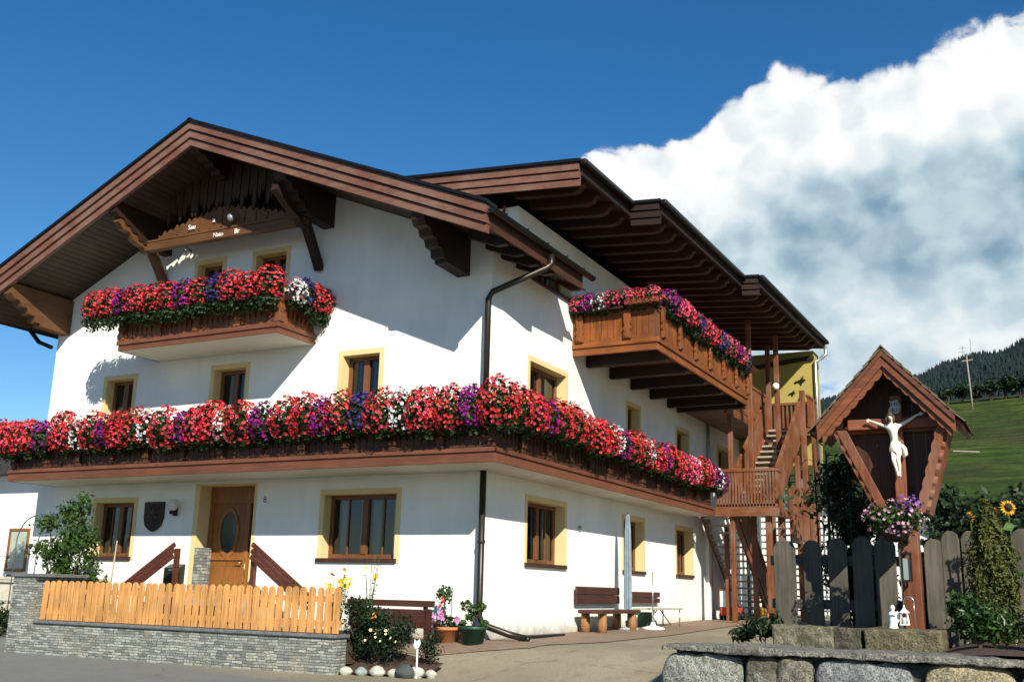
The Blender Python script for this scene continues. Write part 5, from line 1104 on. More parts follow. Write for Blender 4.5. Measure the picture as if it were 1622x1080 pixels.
# ------------------------------------------------------------------ shrine garden
def bed_h(x, y): return 0.355+.11*sstep(x, 7.5, 7.9)+.02*math.sin(x*2.1)*math.sin(y*1.7)+.012*math.sin(5*x+y)
def bed():
    xs_ = np.unique(np.concatenate([np.linspace(5.98, 6.1, 6), np.linspace(6.1, 14, 40)])); ys_ = np.linspace(-8.1, -3.2, 30)
    def h(x, y): return bed_h(x, y)*sstep(x, 5.98, 6.06)-.6*(1-sstep(x, 5.98, 6.06))
    structure('raised_bed', grid(xs_, ys_, h, M_SOIL, 'raised_bed'))
bed()
def granite(name, c0, c1, sp=28):
    if name in MATS: return MATS[name]
    m, t, bs = base_mat(name); v = coords(t); n1 = t.noise(v, sp, 5, .75); n2 = t.noise(v, 3.5, 6, .65); n3 = t.noise(v, 75, 4, .75)
    c_ = t.mix(t.smooth(n1, .36, .64), c0, c1); c_ = t.mix(t.math('MULTIPLY', t.smooth(n2, .5, .72), .75), c_, mul(c0, .4)); c_ = t.mix(t.smooth(n3, .36, .56), mul(c0, .35), c_)
    t.link(c_, bs.inputs['Base Color']); bs.inputs['Roughness'].default_value = .9; bs.inputs['Specular IOR Level'].default_value = .2; bump(t, bs, t.math('ADD', n1, t.math('MULTIPLY', n2, 1.5)), .9, .03); MATS[name] = m; return m
SW = thing('boulder_wall', 'foreground retaining wall of granite boulders under a rough grey coping', 'wall', (8, -8.2, -.5))
def rough_box(x0, x1, y0, y1, z0, z1, nx, ny, nz, amp, seed):
    """closed box, finely gridded and roughened"""
    rng = np.random.RandomState(seed); ph = rng.uniform(0, 6.28, 8); vid = {}; V = []; F = []
    def nz_(p):
        return amp*(math.sin(p[0]*7+ph[0])*math.sin(p[1]*9+ph[1])+.7*math.sin(p[2]*13+p[0]*5+ph[2])+.5*math.sin(p[0]*23+p[2]*17+ph[3])+.35*math.sin(p[0]*47+p[1]*41+ph[4])+.3*math.sin(p[2]*61+p[0]*53+ph[5]))
    def vert(i, j, k):
        if (i, j, k) not in vid:
            p = (x0+(x1-x0)*i/nx, y0+(y1-y0)*j/ny, z0+(z1-z0)*k/nz); d = nz_(p); c_ = ((x0+x1)/2, (y0+y1)/2, (z0+z1)/2)
            e = 1
            q = [p[0]+(d if i in (0, nx) else 0)*(1 if i else -1), p[1]+(d if j in (0, ny) else 0)*(1 if j else -1), p[2]+(d if k in (0, nz) else 0)*(1 if k else -1)]
            vid[(i, j, k)] = len(V); V.append(tuple(q))
        return vid[(i, j, k)]
    for i in range(nx):
        for j in range(ny): F += [(vert(i, j, 0), vert(i, j+1, 0), vert(i+1, j+1, 0), vert(i+1, j, 0)), (vert(i, j, nz), vert(i+1, j, nz), vert(i+1, j+1, nz), vert(i, j+1, nz))]
        for k in range(nz): F += [(vert(i, 0, k), vert(i+1, 0, k), vert(i+1, 0, k+1), vert(i, 0, k+1)), (vert(i, ny, k), vert(i, ny, k+1), vert(i+1, ny, k+1), vert(i+1, ny, k))]
    for j in range(ny):
        for k in range(nz): F += [(vert(0, j, k), vert(0, j, k+1), vert(0, j+1, k+1), vert(0, j+1, k)), (vert(nx, j, k), vert(nx, j+1, k), vert(nx, j+1, k+1), vert(nx, j, k+1))]
    mm = MB(); mm.add(V, F, True); return mm
rough_box(6.02, 10.5, -8.30, -7.70, .437, .478, 190, 20, 4, .005, 1).build('coping', granite('coping_stone', (.15, .145, .125), (.34, .325, .285), 30), SW)
rough_box(6.12, 10.4, -8.18, -7.75, -.7, .430, 120, 8, 30, .014, 2).build('mortar', granite('dark_mortar', (.055, .055, .05), (.11, .11, .10), 20), SW)
bl = [(6.30, .27, .29, .28, 0), (6.72, .18, .12, .22, 1), (6.93, .17, .13, .16, 1), (7.36, .22, .30, .21, 2), (7.99, .20, .26, .22, 3), (8.52, .18, .25, .23, 2), (9.1, .2, .3, .23, 0)]
gm = [granite('granite_grey', (.20, .21, .19), (.42, .43, .37)), granite('granite_brown', (.13, .12, .09), (.28, .26, .20)), granite('granite_blue', (.17, .185, .19), (.34, .36, .35)), granite('granite_tan', (.30, .25, .15), (.50, .44, .29))]
for i, (x, zc, rx, rz, k) in enumerate(bl):
    zt = .430; b_ = rough_box(x-rx, x+rx, -8.30, -8.05, zt-2*rz, zt, 34, 8, 26, .010, 20+i)
    # round the corners of the block
    nv = []
    for (px, py, pz) in b_.v:
        u = (px-x)/rx; w = (pz-(zt-rz))/rz; k2 = max(0, (abs(u)**3+abs(w)**3)-1.05)*.12; nv.append((px-u*k2*rx, py+(.10*k2+.05*(abs(u)**4+abs(w)**4)), pz-w*k2*rz))
    b_.v = nv; b_.build('boulder', gm[k], SW)
    bz = MB()
# a second, hidden course so that the wall reads as built from the side
for i, x in enumerate((6.45, 7.1, 7.75, 8.4, 9.0)):
    b_ = MB(); b_.blob((x, -8.16, -.42), (.30, .14, .22), 60+i, .10, 18, 12); b_.build('boulder', gm[i % 4], SW)

# plinth blocks
for nm, lab, bx, mt in (('concrete_block', 'long mossy concrete block left of the shrine foot', (6.11, 6.66, -5.45, -5.1, .30, .562), granite('mossy_concrete', (.13, .125, .08), (.25, .235, .165), 12)), ('concrete_block', 'dark stained middle block below the grey plank fence', (6.665, 6.90, -5.43, -5.1, .30, .555), granite('stained_concrete', (.05, .045, .035), (.12, .11, .08), 12)), ('stone_plinth', 'low stone plinth under the shrine carrying statuette and lantern', (6.93, 7.57, -5.45, -4.5, .30, .553), granite('plinth_stone', (.10, .09, .05), (.20, .18, .11), 10))):
    o = rough_box(*bx, 26, 14, 12, .006, 33).build(nm, mt); tag(o, lab, 'block')
# grey plank fence
GF = thing('plank_fence', 'weathered grey plank fence with rounded tops behind the shrine', 'fence', (7, -4.0, .5))
rp = random.Random(9); X = 5.79
pl = [(5.92, .235, 1.41), (6.215, .20, 1.41), (6.48, .20, 1.43), (6.72, .2, 1.45), (6.95, .21, 1.44), (7.19, .20, 1.45), (7.42, .19, 1.42), (7.58, .17, 1.50), (7.77, .16, 1.50), (8.02, .2, 1.5), (8.24, .2, 1.52), (8.48, .2, 1.5)]
for x, w, zt in pl:
    m = MB(); w /= 2; tl = rp.uniform(-.01, .01); sh = [(x-w, .3), (x+w*.96, .3), (x+w+tl, zt-.09), (x+w*.8+tl, zt-.03), (x+w*.35+tl, zt), (x-w*.3+tl, zt+.005), (x-w*.75+tl, zt-.03), (x-w+tl, zt-.08), (x-w*.97, .85)]
    y = -4.02+rp.uniform(-.008, .008); m.prism(sh, FR, -y, -y-.035); m.build('plank', GREYW('z'), GF, bevel=.006)
for z in (.75, 1.2):
    m = MB(); m.box(5.75, 8.6, -3.97, -3.90, z-.05, z+.05); m.build('rail', GREYW('x'), GF)
for x in (5.9, 7.3, 8.55):
    m = MB(); m.box(x-.05, x+.05, -3.89, -3.8, .0, 1.3); m.build('post', GREYW('z'), GF)
# dark shrub below the stairs' foot at the left of the block
shrub('ground_plant', 'low dark spiky plant at the left corner of the concrete block', 'plant', (5.95, -5.25, .42), [(0, 0, .1, .22, .2, .13), (-.2, .05, .04, .16, .16, .09), (.12, .1, .14, .12, .12, .14)], .12, 330, LEAF_DK, 61, .25, 0)
shrub('leafy_plant', 'round green leafy shrub on the soil right of the shrine plinth', 'bush', (7.92, -6.1, .45), [(0, 0, .22, .24, .2, .22), (-.1, 0, .33, .15, .14, .15), (.14, .05, .18, .17, .17, .18)],   .05, 2600, leafmat('laurel_leaf', (.028, .062, .014), .5, .02, .35, .2), 62, .5, .01)
shrub('leafy_plant', 'low dark shrub cut by the right edge beside the thuja', 'bush', (8.33, -6.0, .45), [(0, 0, .16, .18, .18, .18), (.12, 0, .26, .18, .16, .2)], .05, 900, LEAF_DK, 63, .5, .01)
def thuja():
    T = thing('thuja_tree', 'narrow olive-green thuja standing before the grey plank fence', 'tree', (8.0, -5.0, .45)); rng = np.random.RandomState(70); V = []; F = []; k = 0
    n = 8500; h = rng.uniform(0, 1, n); a_ = rng.uniform(0, 6.28, n); R_ = .235*np.clip(np.minimum(1.0, (1.04-h)*2.4), .05, 1)*(.85+.15*np.sin(a_*5+h*14)); rr = R_*rng.uniform(.55, 1.05, n)
    P = np.stack([8.0+rr*np.cos(a_), -5.0+rr*np.sin(a_), .45+1.22*h+.03*rng.normal(0, 1, n)], 1); Nn = np.stack([np.cos(a_), np.sin(a_), .5*np.ones(n)], 1)
    v, f = leaves(P, Nn, .05, rng, .55, .4); link('crown', np_mesh('crown', v, f, leafmat('thuja_leaf', (.060, .070, .012), .5, .03, .6, .15)), T)
    m = MB(); m.tube([(8.0, -5.0, .4), (8.0, -5.0, 1.5)], [.03, .008], 8); m.build('trunk', wood('bark', (.06, .04, .025), 'z', .9), T)
thuja()
def sunflower(label, x, y, z0, z1, r, face, n=16):
    T = thing('sunflower', label, 'sunflower', (x, y, z0)); m = MB(); m.tube([(x, y, z0), (x+.01, y+.02, (z0+z1)/2), (x, y, z1)], [.012, .010, .008], 6); m.build('stalk', LEAF_MID, T)
    f_ = Vector(face).normalized(); u = f_.orthogonal().normalized(); v = f_.cross(u); c_ = Vector((x, y, z1)); V = []; F = []
    for i in range(n):
        t = 2*math.pi*i/n; d = u*math.cos(t)+v*math.sin(t); s_ = f_.cross(d); k = len(V); tw = .3*((i % 3)-1)
        V += [c_+d*r*.45+f_*.01, c_+d*r*.75+s_*r*.15+f_*(.02+.01*tw), c_+d*r*1.05-f_*.01*(i % 3), c_+d*r*.75-s_*r*.15+f_*.015]; F += [(k, k+1, k+2), (k, k+2, k+3)]
    link('petals', np_mesh('petals', np.array([tuple(q) for q in V]), np.array(F), leafmat('sunflower_petal', (.72, .36, .03), .3, .02, .6, .25)), T)
    m = MB(); m.blob(tuple(c_+f_*.012), (r*.5, r*.5, r*.5), 3, .05, 12, 8); o = m.build('disc', plain('seed_disc', (.035, .018, .008), .9), T)
    g = np.random.RandomState(int(x*100)); P = np.array([(x+g.uniform(-.06, .06), y+g.uniform(-.05, .05), z0+(z1-z0)*q) for q in (.35, .5, .62, .75, .85)]); v, f = leaves(P, np.tile([0, -.5, .6], (5, 1)), .13, g, .5, .7); link('leaves', np_mesh('leaves', v, f, LEAF_MID), T)
sunflower('orange sunflower head at the right edge above the thuja', 8.16, -4.6, .45, 1.68, .075, (.4, -.85, .2)); sunflower('drooping pale yellow sunflower left of the thuja', 7.83, -4.6, .45, 1.60, .052, (-.6, -.6, -.2), 12); sunflower('small sunflower bud between the two larger ones', 8.04, -4.55, .45, 1.66, .03, (.2, -.8, .3), 10)
# dark tall plants between stairs and shrine
def tall_plants():
    T = thing('tall_border_plant', 'tall dark strap-leaved plants between the staircase and the shrine', 'plant', (6.65, -3.6, .3)); rng = random.Random(90); m = MB(); stalks = MB()
    for s_ in range(13):
        bx = 6.22+.056*s_+rng.uniform(-.02, .02); by = -3.62+rng.uniform(-.12, .12); H = rng.uniform(1.6, 2.3)
        stalks.tube([(bx, by, .4), (bx+.02, by, .4+H*.5), (bx+rng.uniform(-.05, .05), by, .4+H)], [.016, .012, .005], 6)
        for q in range(9):
            z = .4+H*(.25+.75*q/9); a_ = rng.uniform(0, 6.28); L = rng.uniform(.18, .34); w = .018+.012*rng.random(); d = Vector((math.cos(a_), math.sin(a_), 0)); sd_ = Vector((-d.y, d.x, 0)); pts = []
            for k in range(5):
                t = k/4; c_ = Vector((bx, by, z))+d*L*t+Vector((0, 0, .30*L*math.sin(t*2.6)-.5*L*t*t)); ww = w*(1-t)**.6*(1 if k else .5); pts += [c_-sd_*ww, c_+sd_*ww]
            m.add(pts, [(2*k, 2*k+1, 2*k+3, 2*k+2) for k in range(4)], True)
    link('leaves', m.mesh('leaves', leafmat('strap_leaf', (.022, .045, .016), .5, .03, .4, .15)), T); stalks.build('stalk', LEAF_DK, T)
    g = np.random.RandomState(91); P = []
    for c_, r, n in (((6.45, -3.6, 1.15), (.24, .15, .34), 800), ((6.58, -3.6, 1.62), (.24, .14, .34), 800), ((6.42, -3.62, 2.05), (.22, .12, .30), 520), ((6.68, -3.55, 1.0), (.32, .12, .28), 700), ((6.62, -3.6, 2.2), (.20, .12, .22), 320), ((6.66, -3.62, .75), (.36, .12, .26), 700)):
        p, nn = ell_pts(n, r, g, .2, 1.1); P.append((p+np.array(c_), nn))
    v, f = leaves(np.concatenate([p for p, _ in P]), np.concatenate([q for _, q in P]), .085, g, .8, .4); link('foliage', np_mesh('foliage', v, f, LEAF_DK), T)
    pts = np.array([(6.37+.02*i, -3.78, 2.52-.03*(i % 3)) for i in range(5)]+[(6.66+.02*i, -3.80, 2.05-.02*(i % 3)) for i in range(5)]); link('flower_heads', blossom_mesh('flower_heads', pts, np.tile([.2, -.9, .3], (len(pts), 1)), .022, g, leafmat('tan_seedhead', (.35, .22, .07), .3)), T)
tall_plants()

# ------------------------------------------------------------------ wayside shrine
SH = thing('wayside_shrine', 'wooden wayside shrine with steep shingled roof and scalloped gable boards', 'shrine', (7.2, -4.75, .55))
def spart(name, mat, fn, bevel=.005): m = MB(); fn(m); return m.build(name, mat, SH, bevel=bevel)
AX, AZ = 7.165, 3.20; LX, LZ = 6.49, 2.46; RX2, RZ2 = 7.81, 2.49; YF2, YB2 = -4.96, -4.05
def on_l(t): return (AX+(LX-AX)*t, AZ+(LZ-AZ)*t)
def on_r(t): return (AX+(RX2-AX)*t, AZ+(RZ2-AZ)*t)
SHIN = wood('shingle_wood', (.12, .092, .062), 'z', .85, .4)
spart('roof_board', SHRW('y'), lambda m: (m.prism([on_l(0), on_l(1.05), (on_l(1.05)[0]+.02, on_l(1.05)[1]-.03), (AX, AZ-.035)], FR, -YF2-.02, -YB2), m.prism([on_r(0), on_r(1.07), (on_r(1.07)[0]-.02, on_r(1.07)[1]-.03), (AX, AZ-.035)], FR, -YF2-.02, -YB2)), 0)
def shingles(m):
    rng = random.Random(12)
    for side, fn_ in (('l', on_l), ('r', on_r)):
        nrow = 9
        for i in range(nrow):
            t0 = 1.08-i/nrow*1.08; t1 = max(-.01, t0-.19); y = YF2-.035
            while y < YB2:
                w = rng.uniform(.06, .11); p0 = Vector(fn_(t0+rng.uniform(-.012, .012))); p1 = Vector(fn_(t1)); d = (p1-p0).normalized(); n_ = Vector((-d.y, d.x)) if side == 'r' else Vector((d.y, -d.x))
                if n_.y < 0: n_ = -n_
                th = .012; l0 = p0+n_*.026; l1 = p1+n_*.006
                m.prism([tuple(l0), tuple(l1), tuple(l1+n_*th), tuple(l0+n_*th)], lambda a_, b_, t: (a_, t, b_), y, min(y+w-.004, YB2)); y += w
spart('shingle_cover', SHIN, shingles, 0)
spart('ridge_cap', SHIN, lambda m: m.prism([(AX-.08, AZ-.045), (AX-.08, AZ-.03), (AX, AZ+.062), (AX+.08, AZ-.028), (AX+.08, AZ-.043), (AX, AZ+.045)], FR, -YF2+.035, -YB2), 0)
def gable(m, drop0, drop1, y0, y1, scal=False, tmax=.97):
    for fn_, sgn in ((on_l, -1), (on_r, 1)):
        n = 60; up = []; lo = []
        for i in range(n+1):
            t = tmax*i/n; x, z = fn_(t); up.append((x, z-drop0)); dz = drop1
            if scal: ph = (t*8.5) % 1; dz = drop1+.032*abs(math.sin(math.pi*ph))**.6
            lo.append((x, z-dz))
        m.prism(up+lo[::-1], FR, -y0, -y1)
spart('gable_board', SHRW('x'), lambda m: gable(m, .03, .15, YF2-.015, YF2+.012), 0)
spart('gable_moulding', wood('shrine_dark', (.12, .04, .018), 'x'), lambda m: gable(m, -.005, .05, YF2-.032, YF2-.016), 0)
spart('scalloped_board', SHRW('x'), lambda m: gable(m, .12, .20, YF2+.013, YF2+.035, True, .9), 0)
# V-shaped body: back boards and two flaring sides
VL0, VL1 = (6.68, 2.44), (7.06, 1.62); VR0, VR1 = (7.70, 2.44), (7.46, 1.62)
def backb(m):
    n = 9
    for i in range(n):
        x0 = 6.69+(7.70-6.69)*i/n; x1 = x0+(1.01/n)-.004
        def low(x): return VL0[1]+(VL1[1]-VL0[1])*(x-VL0[0])/(VL1[0]-VL0[0]) if x < VL1[0] else (VR0[1]+(VR1[1]-VR0[1])*(x-VR0[0])/(VR1[0]-VR0[0]) if x > VR1[0] else VL1[1])
        def top(x): return (AZ-.04+(LZ-AZ)*(x-AX)/(LX-AX)) if x < AX else (AZ-.04+(RZ2-AZ)*(x-AX)/(RX2-AX))
        m.prism([(x0, low(x0)), (x1, low(x1)), (x1, top(x1)), (x0, top(x0))], FR, 4.52, 4.49)
spart('back_panel', wood('shrine_back', (.045, .017, .008), 'z'), backb, 0)
def sideb(p0, p1, sgn, scal):
    def f(m):
        n = 26; out = []
        d = Vector((p1[0]-p0[0], p1[1]-p0[1])); L = d.length; d.normalize()
        # side board, seen edge-on at the front; front edge is scalloped towards the street
        vs = []
        prof = [(4.49, 0)]+[(4.86+(.03*abs(math.sin(i*math.pi/n*7)) if scal else .03), L*i/n) for i in range(n+1)]+[(4.49, L)]
        nrm = Vector((-d.y, d.x))*sgn
        m.prism(prof, lambda a_, b_, t: (p0[0]+d.x*b_+nrm.x*t, -a_, p0[1]+d.y*b_+nrm.y*t), 0, .035)
    return f
spart('side_board', SHRW('z'), sideb(VL0, VL1, -1, True), 0); spart('side_board', SHRW('z'), sideb(VR0, VR1, 1, True), 0)
spart('front_edge_board', SHRW('z'), lambda m: m.prism([VL0, (VL0[0]+.10, VL0[1]), (VL1[0]+.09, VL1[1]), VL1], FR, 4.895, 4.87), .004)
def right_edge(m):
    n = 40; a_ = []; b_ = []
    for i in range(n+1):
        t = i/n; x = VR0[0]+(VR1[0]-VR0[0])*t; z = VR0[1]+(VR1[1]-VR0[1])*t; a_.append((x, z)); b_.append((x-.075-.016*abs(math.sin(t*math.pi*7)), z))
    m.prism(a_+b_[::-1], FR, 4.895, 4.87)
spart('front_edge_board', SHRW('z'), right_edge, 0)
spart('tie_board', SHRW('x'), lambda m: m.box(6.70, 7.70, -4.60, -4.53, 2.44, 2.50))
spart('post', SHRW('z'), lambda m: m.box(7.19, 7.36, -4.70, -4.53, .40, 1.70), .01)
# cross and figure
CR = thing('crucifix', 'wooden cross inside the shrine carrying the white carved figure', 'cross', (7.235, -4.6, 1.65))
m = MB(); m.box(7.18, 7.285, -4.685, -4.605, 1.65, 2.80); m.build('upright', wood('cross_wood', (.20, .068, .03), 'z'), CR, bevel=.006)
m = MB(); m.box(6.76, 7.66, -4.680, -4.610, 2.47, 2.575); m.build('crossbeam', wood('cross_wood', (.20, .068, .03), 'x'), CR, bevel=.006)
def scroll():
    V = []; F = []; n = 12
    for i in range(n+1):
        t = i/n
        for j, x in enumerate(np.linspace(-.05, .05, 6)):
            z = 2.745-.135*t; V.append((7.225+x+.012*math.sin(t*6+j), -4.70-.012*math.sin(t*3.1)-(.02 if i in (0, n) else 0)-.006*math.sin(x*60), z+.005*math.sin(x*50+t*4)))
    for i in range(n):
        for j in range(5): k = i*6+j; F.append((k, k+1, k+7, k+6))
    m = MB(); m.add(V, F, True); o = m.build('title_scroll', plain('parchment', (.42, .45, .42), .8), CR); s_ = o.modifiers.new('thick', 'SOLIDIFY'); s_.thickness = .006
    for tx, zz in (('I N', 2.688), ('R I', 2.63)): lettering(tx, 7.225, zz, .05, CR, -4.722, mat=M_BLACK, depth=.001)
scroll()
def figure():
    T = thing('carved_figure', 'white carved crucified figure with outstretched arms and loincloth', 'statue', (7.215, -4.74, 2.0))
    J = {}; E_ = []; RAD = {}
    def j(n, p, r, par=None):
        J[n] = p; RAD[n] = r
        if par: E_.append((par, n))
    j('pel', (7.215, -4.735, 2.285), (.042, .034)); j('belly', (7.207, -4.742, 2.345), (.036, .030), 'pel'); j('chest', (7.200, -4.75, 2.415), (.050, .038), 'belly'); j('sh', (7.198, -4.745, 2.475), (.042, .030), 'chest')
    j('neck', (7.194, -4.757, 2.515), (.018, .018), 'sh'); j('head', (7.186, -4.775, 2.56), (.030, .035), 'neck'); j('crown', (7.182, -4.775, 2.592), (.024, .028), 'head'); j('chin', (7.184, -4.802, 2.545), (.013, .012), 'head')
    for s_, hx, hz, ex, ez in ((-1, 6.985, 2.548, 7.075, 2.508), (1, 7.455, 2.592, 7.345, 2.528)):
        n = 'l' if s_ < 0 else 'r'
        j(n+'s', (7.198+s_*.055, -4.742, 2.482), (.023, .023), 'sh'); j(n+'e', (ex, -4.735, ez), (.0165, .0165), n+'s'); j(n+'w', (hx-s_*.035, -4.725, hz-.012), (.012, .011), n+'e'); j(n+'p', (hx, -4.722, hz), (.015, .008), n+'w')
        for q in range(5):
            a_ = (q-1.6)*.32*s_ if s_ > 0 else (q-1.6)*-.32*s_; L = (.026, .034, .038, .034, .028)[q] if q else .024
            if q == 4: a_ = .95
            d = Vector((s_*math.cos(a_), 0, math.sin(a_))); m1 = Vector((hx, -4.722, hz))+d*(L*.55); m2 = m1+d*L*.4+Vector((0, -.012, .0))
            j('%sf%da' % (n, q), tuple(m1), (.0055, .005), n+'p'); j('%sf%db' % (n, q), tuple(m2), (.004, .004), '%sf%da' % (n, q))
        hx2 = 7.215+s_*.024
        j(n+'h', (hx2, -4.74, 2.25), (.030, .030), 'pel'); j(n+'k', (7.213+s_*.022, -4.775, 2.145), (.021, .022), n+'h'); j(n+'c', (7.222+s_*.018, -4.76, 2.09), (.019, .019), n+'k'); j(n+'a', (7.230+s_*.010, -4.742, 2.02), (.012, .012), n+'c'); j(n+'t', (7.236+s_*.009, -4.775-.006*s_, 1.982), (.013, .009), n+'a')
    names = list(J); me = bpy.data.meshes.new('body'); me.from_pydata([J[n] for n in names], [(names.index(a_), names.index(b_)) for a_, b_ in E_], [])
    o = link('body', me, T); sk = o.modifiers.new('skin', 'SKIN'); sk.use_smooth_shade = True; sb = o.modifiers.new('sub', 'SUBSURF'); sb.levels = 2; sb.render_levels = 2
    dat = me.skin_vertices[0].data if me.skin_vertices else None
    if dat is None:
        bpy.context.view_layer.objects.active = o
        with bpy.context.temp_override(object=o, active_object=o): bpy.ops.mesh.customdata_skin_add()
        dat = me.skin_vertices[0].data
    for i, n in enumerate(names): dat[i].radius = RAD[n]; dat[i].use_root = (n == 'pel')
    mt = plain('white_carving', (.74, .72, .60), .55, 0, .12, 30); me.materials.append(mt)
    # face: nose, brow, hair, beard, crown of thorns
    m = MB(); c_ = Vector((7.184, -4.775, 2.565)); m.blob(tuple(c_+Vector((0, .012, .018))), (.036, .036, .034), 3, .1, 14, 10)
    for s_ in (-1, 1): m.tube([tuple(c_+Vector((s_*.030, .0, .02))), tuple(c_+Vector((s_*.036, -.004, -.02))), tuple(c_+Vector((s_*.034, -.005, -.06)))], [.012, .012, .006], 7)
    m.build('hair', plain('brown_hair', (.09, .05, .025), .7), T)
    m = MB(); m.tube([tuple(c_+Vector((.036*math.cos(t), .008+.036*math.sin(t), .022+.003*math.sin(7*t)))) for t in [2*math.pi*i/20 for i in range(21)]], .0065, 6); m.build('thorn_crown', plain('thorn_brown', (.05, .03, .015), .8), T)
    m = MB(); m.tube([tuple(c_+Vector((0, -.030, .010))), tuple(c_+Vector((0, -.040, -.004)))], [.004, .006], 6)
    for s_ in (-1, 1): m.blob(tuple(c_+Vector((s_*.012, -.030, .006))), (.006, .003, .004), 4, 0, 8, 5)
    m.build('face', plain('white_carving_face', (.66, .62, .50), .55), T)
    m = MB(); m.blob(tuple(c_+Vector((0, -.026, -.030))), (.015, .010, .020), 5, .1, 10, 7); m.build('beard', plain('brown_hair', (.09, .05, .025), .7), T)
    m = MB(); n = 22; vs = []; fs = []      # loincloth with folds and a hanging knot at the right hip
    for k, (z, r) in enumerate(((2.322, .046), (2.298, .054), (2.265, .060), (2.235, .060), (2.212, .054))):
        for i in range(n): t = 2*math.pi*i/n; rr = r*(1+.07*math.sin(5*t+k)); vs.append((7.213+rr*math.cos(t)*1.0, -4.742+rr*.78*math.sin(t), z+.010*math.sin(3*t+1)-.02*math.cos(t)*(k > 2)))
    for k in range(4):
        for i in range(n): fs.append((k*n+i, k*n+(i+1) % n, (k+1)*n+(i+1) % n, (k+1)*n+i))
    m.add(vs, fs, True); m.tube([(7.275, -4.75, 2.29), (7.30, -4.76, 2.25), (7.305, -4.75, 2.20), (7.29, -4.745, 2.165)], [.016, .022, .022, .008], 8); o = m.build('loincloth', mt, T)
figure()
# flower basket on the post, hanging grave lamp, statuette, hook lantern
T = thing('flower_basket', 'hanging basket of mauve and pink flowers under the crucifix', 'flowers', (7.2, -5.0, 1.42))
g = np.random.RandomState(5); P, Nn = ell_pts(760, (.255, .17, .17), g, .3, 1.05); v, f = leaves(P+np.array((7.19, -4.98, 1.56)), Nn, .05, g, .7, .55); link('foliage', np_mesh('foliage', v, f, LEAF_MID), T)
P, Nn = ell_pts(150, (.27, .18, .19), g, .95, 1.1, -.9); k_ = Nn[:, 1] < .3; link('blossoms', blossom_mesh('blossoms', P[k_]+np.array((7.19, -4.98, 1.56)), Nn[k_], .017, g, leafmat('pale_pink_petal', (.60, .32, .44), .35, .03, .6, .2)), T)
P, Nn = ell_pts(60, (.13, .12, .09), g, .8, 1.1); link('purple_blossoms', blossom_mesh('purple_blossoms', P+np.array((7.33, -5.03, 1.69)), Nn, .017, g, leafmat('aster_petal', (.16, .06, .26), .35, .03)), T)
m = MB(); m.lathe([(0, -.16), (.10, -.14), (.16, -.02), (.17, 0)], (7.19, -4.95, 1.50), 16); m.bar((7.19, -4.95, 1.42), (7.26, -4.71, 1.36), .05, .03); m.build('basket', plain('basket_brown', (.03, .018, .01), .8), T)
T = thing('grave_lamp', 'small dark metal lamp hanging on the shrine post below the basket', 'lamp', (7.24, -4.80, 1.05))
m = MB(); m.box(7.20, 7.30, -4.85, -4.75, 1.235, 1.255); m.box(7.205, 7.295, -4.845, -4.755, .985, 1.0); [m.box(x-.006, x+.006, y-.006, y+.006, 1.0, 1.236) for x in (7.211, 7.289) for y in (-4.839, -4.761)]; m.bar((7.25, -4.72, 1.26), (7.25, -4.80, 1.26), .02, .02); m.build('housing', M_BLACK, T)
m = MB(); m.box(7.222, 7.278, -4.828, -4.772, 1.001, 1.20); m.build('candle_glass', plain('lamp_glass', (.20, .24, .22), .1), T)
T = thing('statuette', 'small white statuette of a praying figure on the shrine plinth', 'statue', (7.14, -5.1, .56))
m = MB(); m.lathe([(0, 0), (.045, 0), (.047, .012), (.040, .02), (.038, .05), (.034, .10), (.030, .13), (.022, .155), (.012, .165)], (7.14, -5.1, .556), 14); m.blob((7.14, -5.1, .742), (.022, .022, .027), 3, .04, 12, 8); m.tube([(7.115, -5.105, .70), (7.12, -5.14, .675), (7.14, -5.15, .69)], [.011, .010, .008], 7); m.tube([(7.165, -5.105, .70), (7.16, -5.14, .675), (7.14, -5.15, .69)], [.011, .010, .008], 7); m.build('figure', M_WHITE, T)
m = MB(); m.blob((7.105, -5.07, .66), (.018, .012, .05), 6, .1, 8, 6); m.blob((7.175, -5.07, .66), (.018, .012, .05), 7, .1, 8, 6); m.build('wing', M_WHITE, T)
T = thing('hook_lantern', 'little white lantern hanging from a wire shepherd hook', 'lantern', (7.27, -5.1, .56))
m = MB(); m.tube([(7.33, -5.1, .55), (7.33, -5.1, .80)]+[(7.285+.045*math.cos(t), -5.1, .80+.045*math.sin(t)) for t in [math.pi*i/8 for i in range(9)]]+[(7.24, -5.1, .77)], .0045, 6); m.build('hook', plain('zinc', (0.45, 0.46, 0.45), 0.3, 0.8), T)
m = MB()
for x in (7.205, 7.275):
    for y in (-5.135, -5.065): m.bar((x, y, .60), (x+(7.24-x)*.3, y+(-5.1-y)*.3, .70), .007, .007)
m.box(7.20, 7.28, -5.14, -5.06, .592, .60); m.lathe([(.05, .70), (.012, .74), (.006, .77)], (7.24, -5.1, 0), 8); m.build('cage', M_WHITE, T); m = MB(); m.lathe([(0, .601), (.02, .601), (.02, .66), (0, .66)], (7.24, -5.1, 0), 10); m.build('candle', plain('candle_wax', (.6, .6, .55)), T)

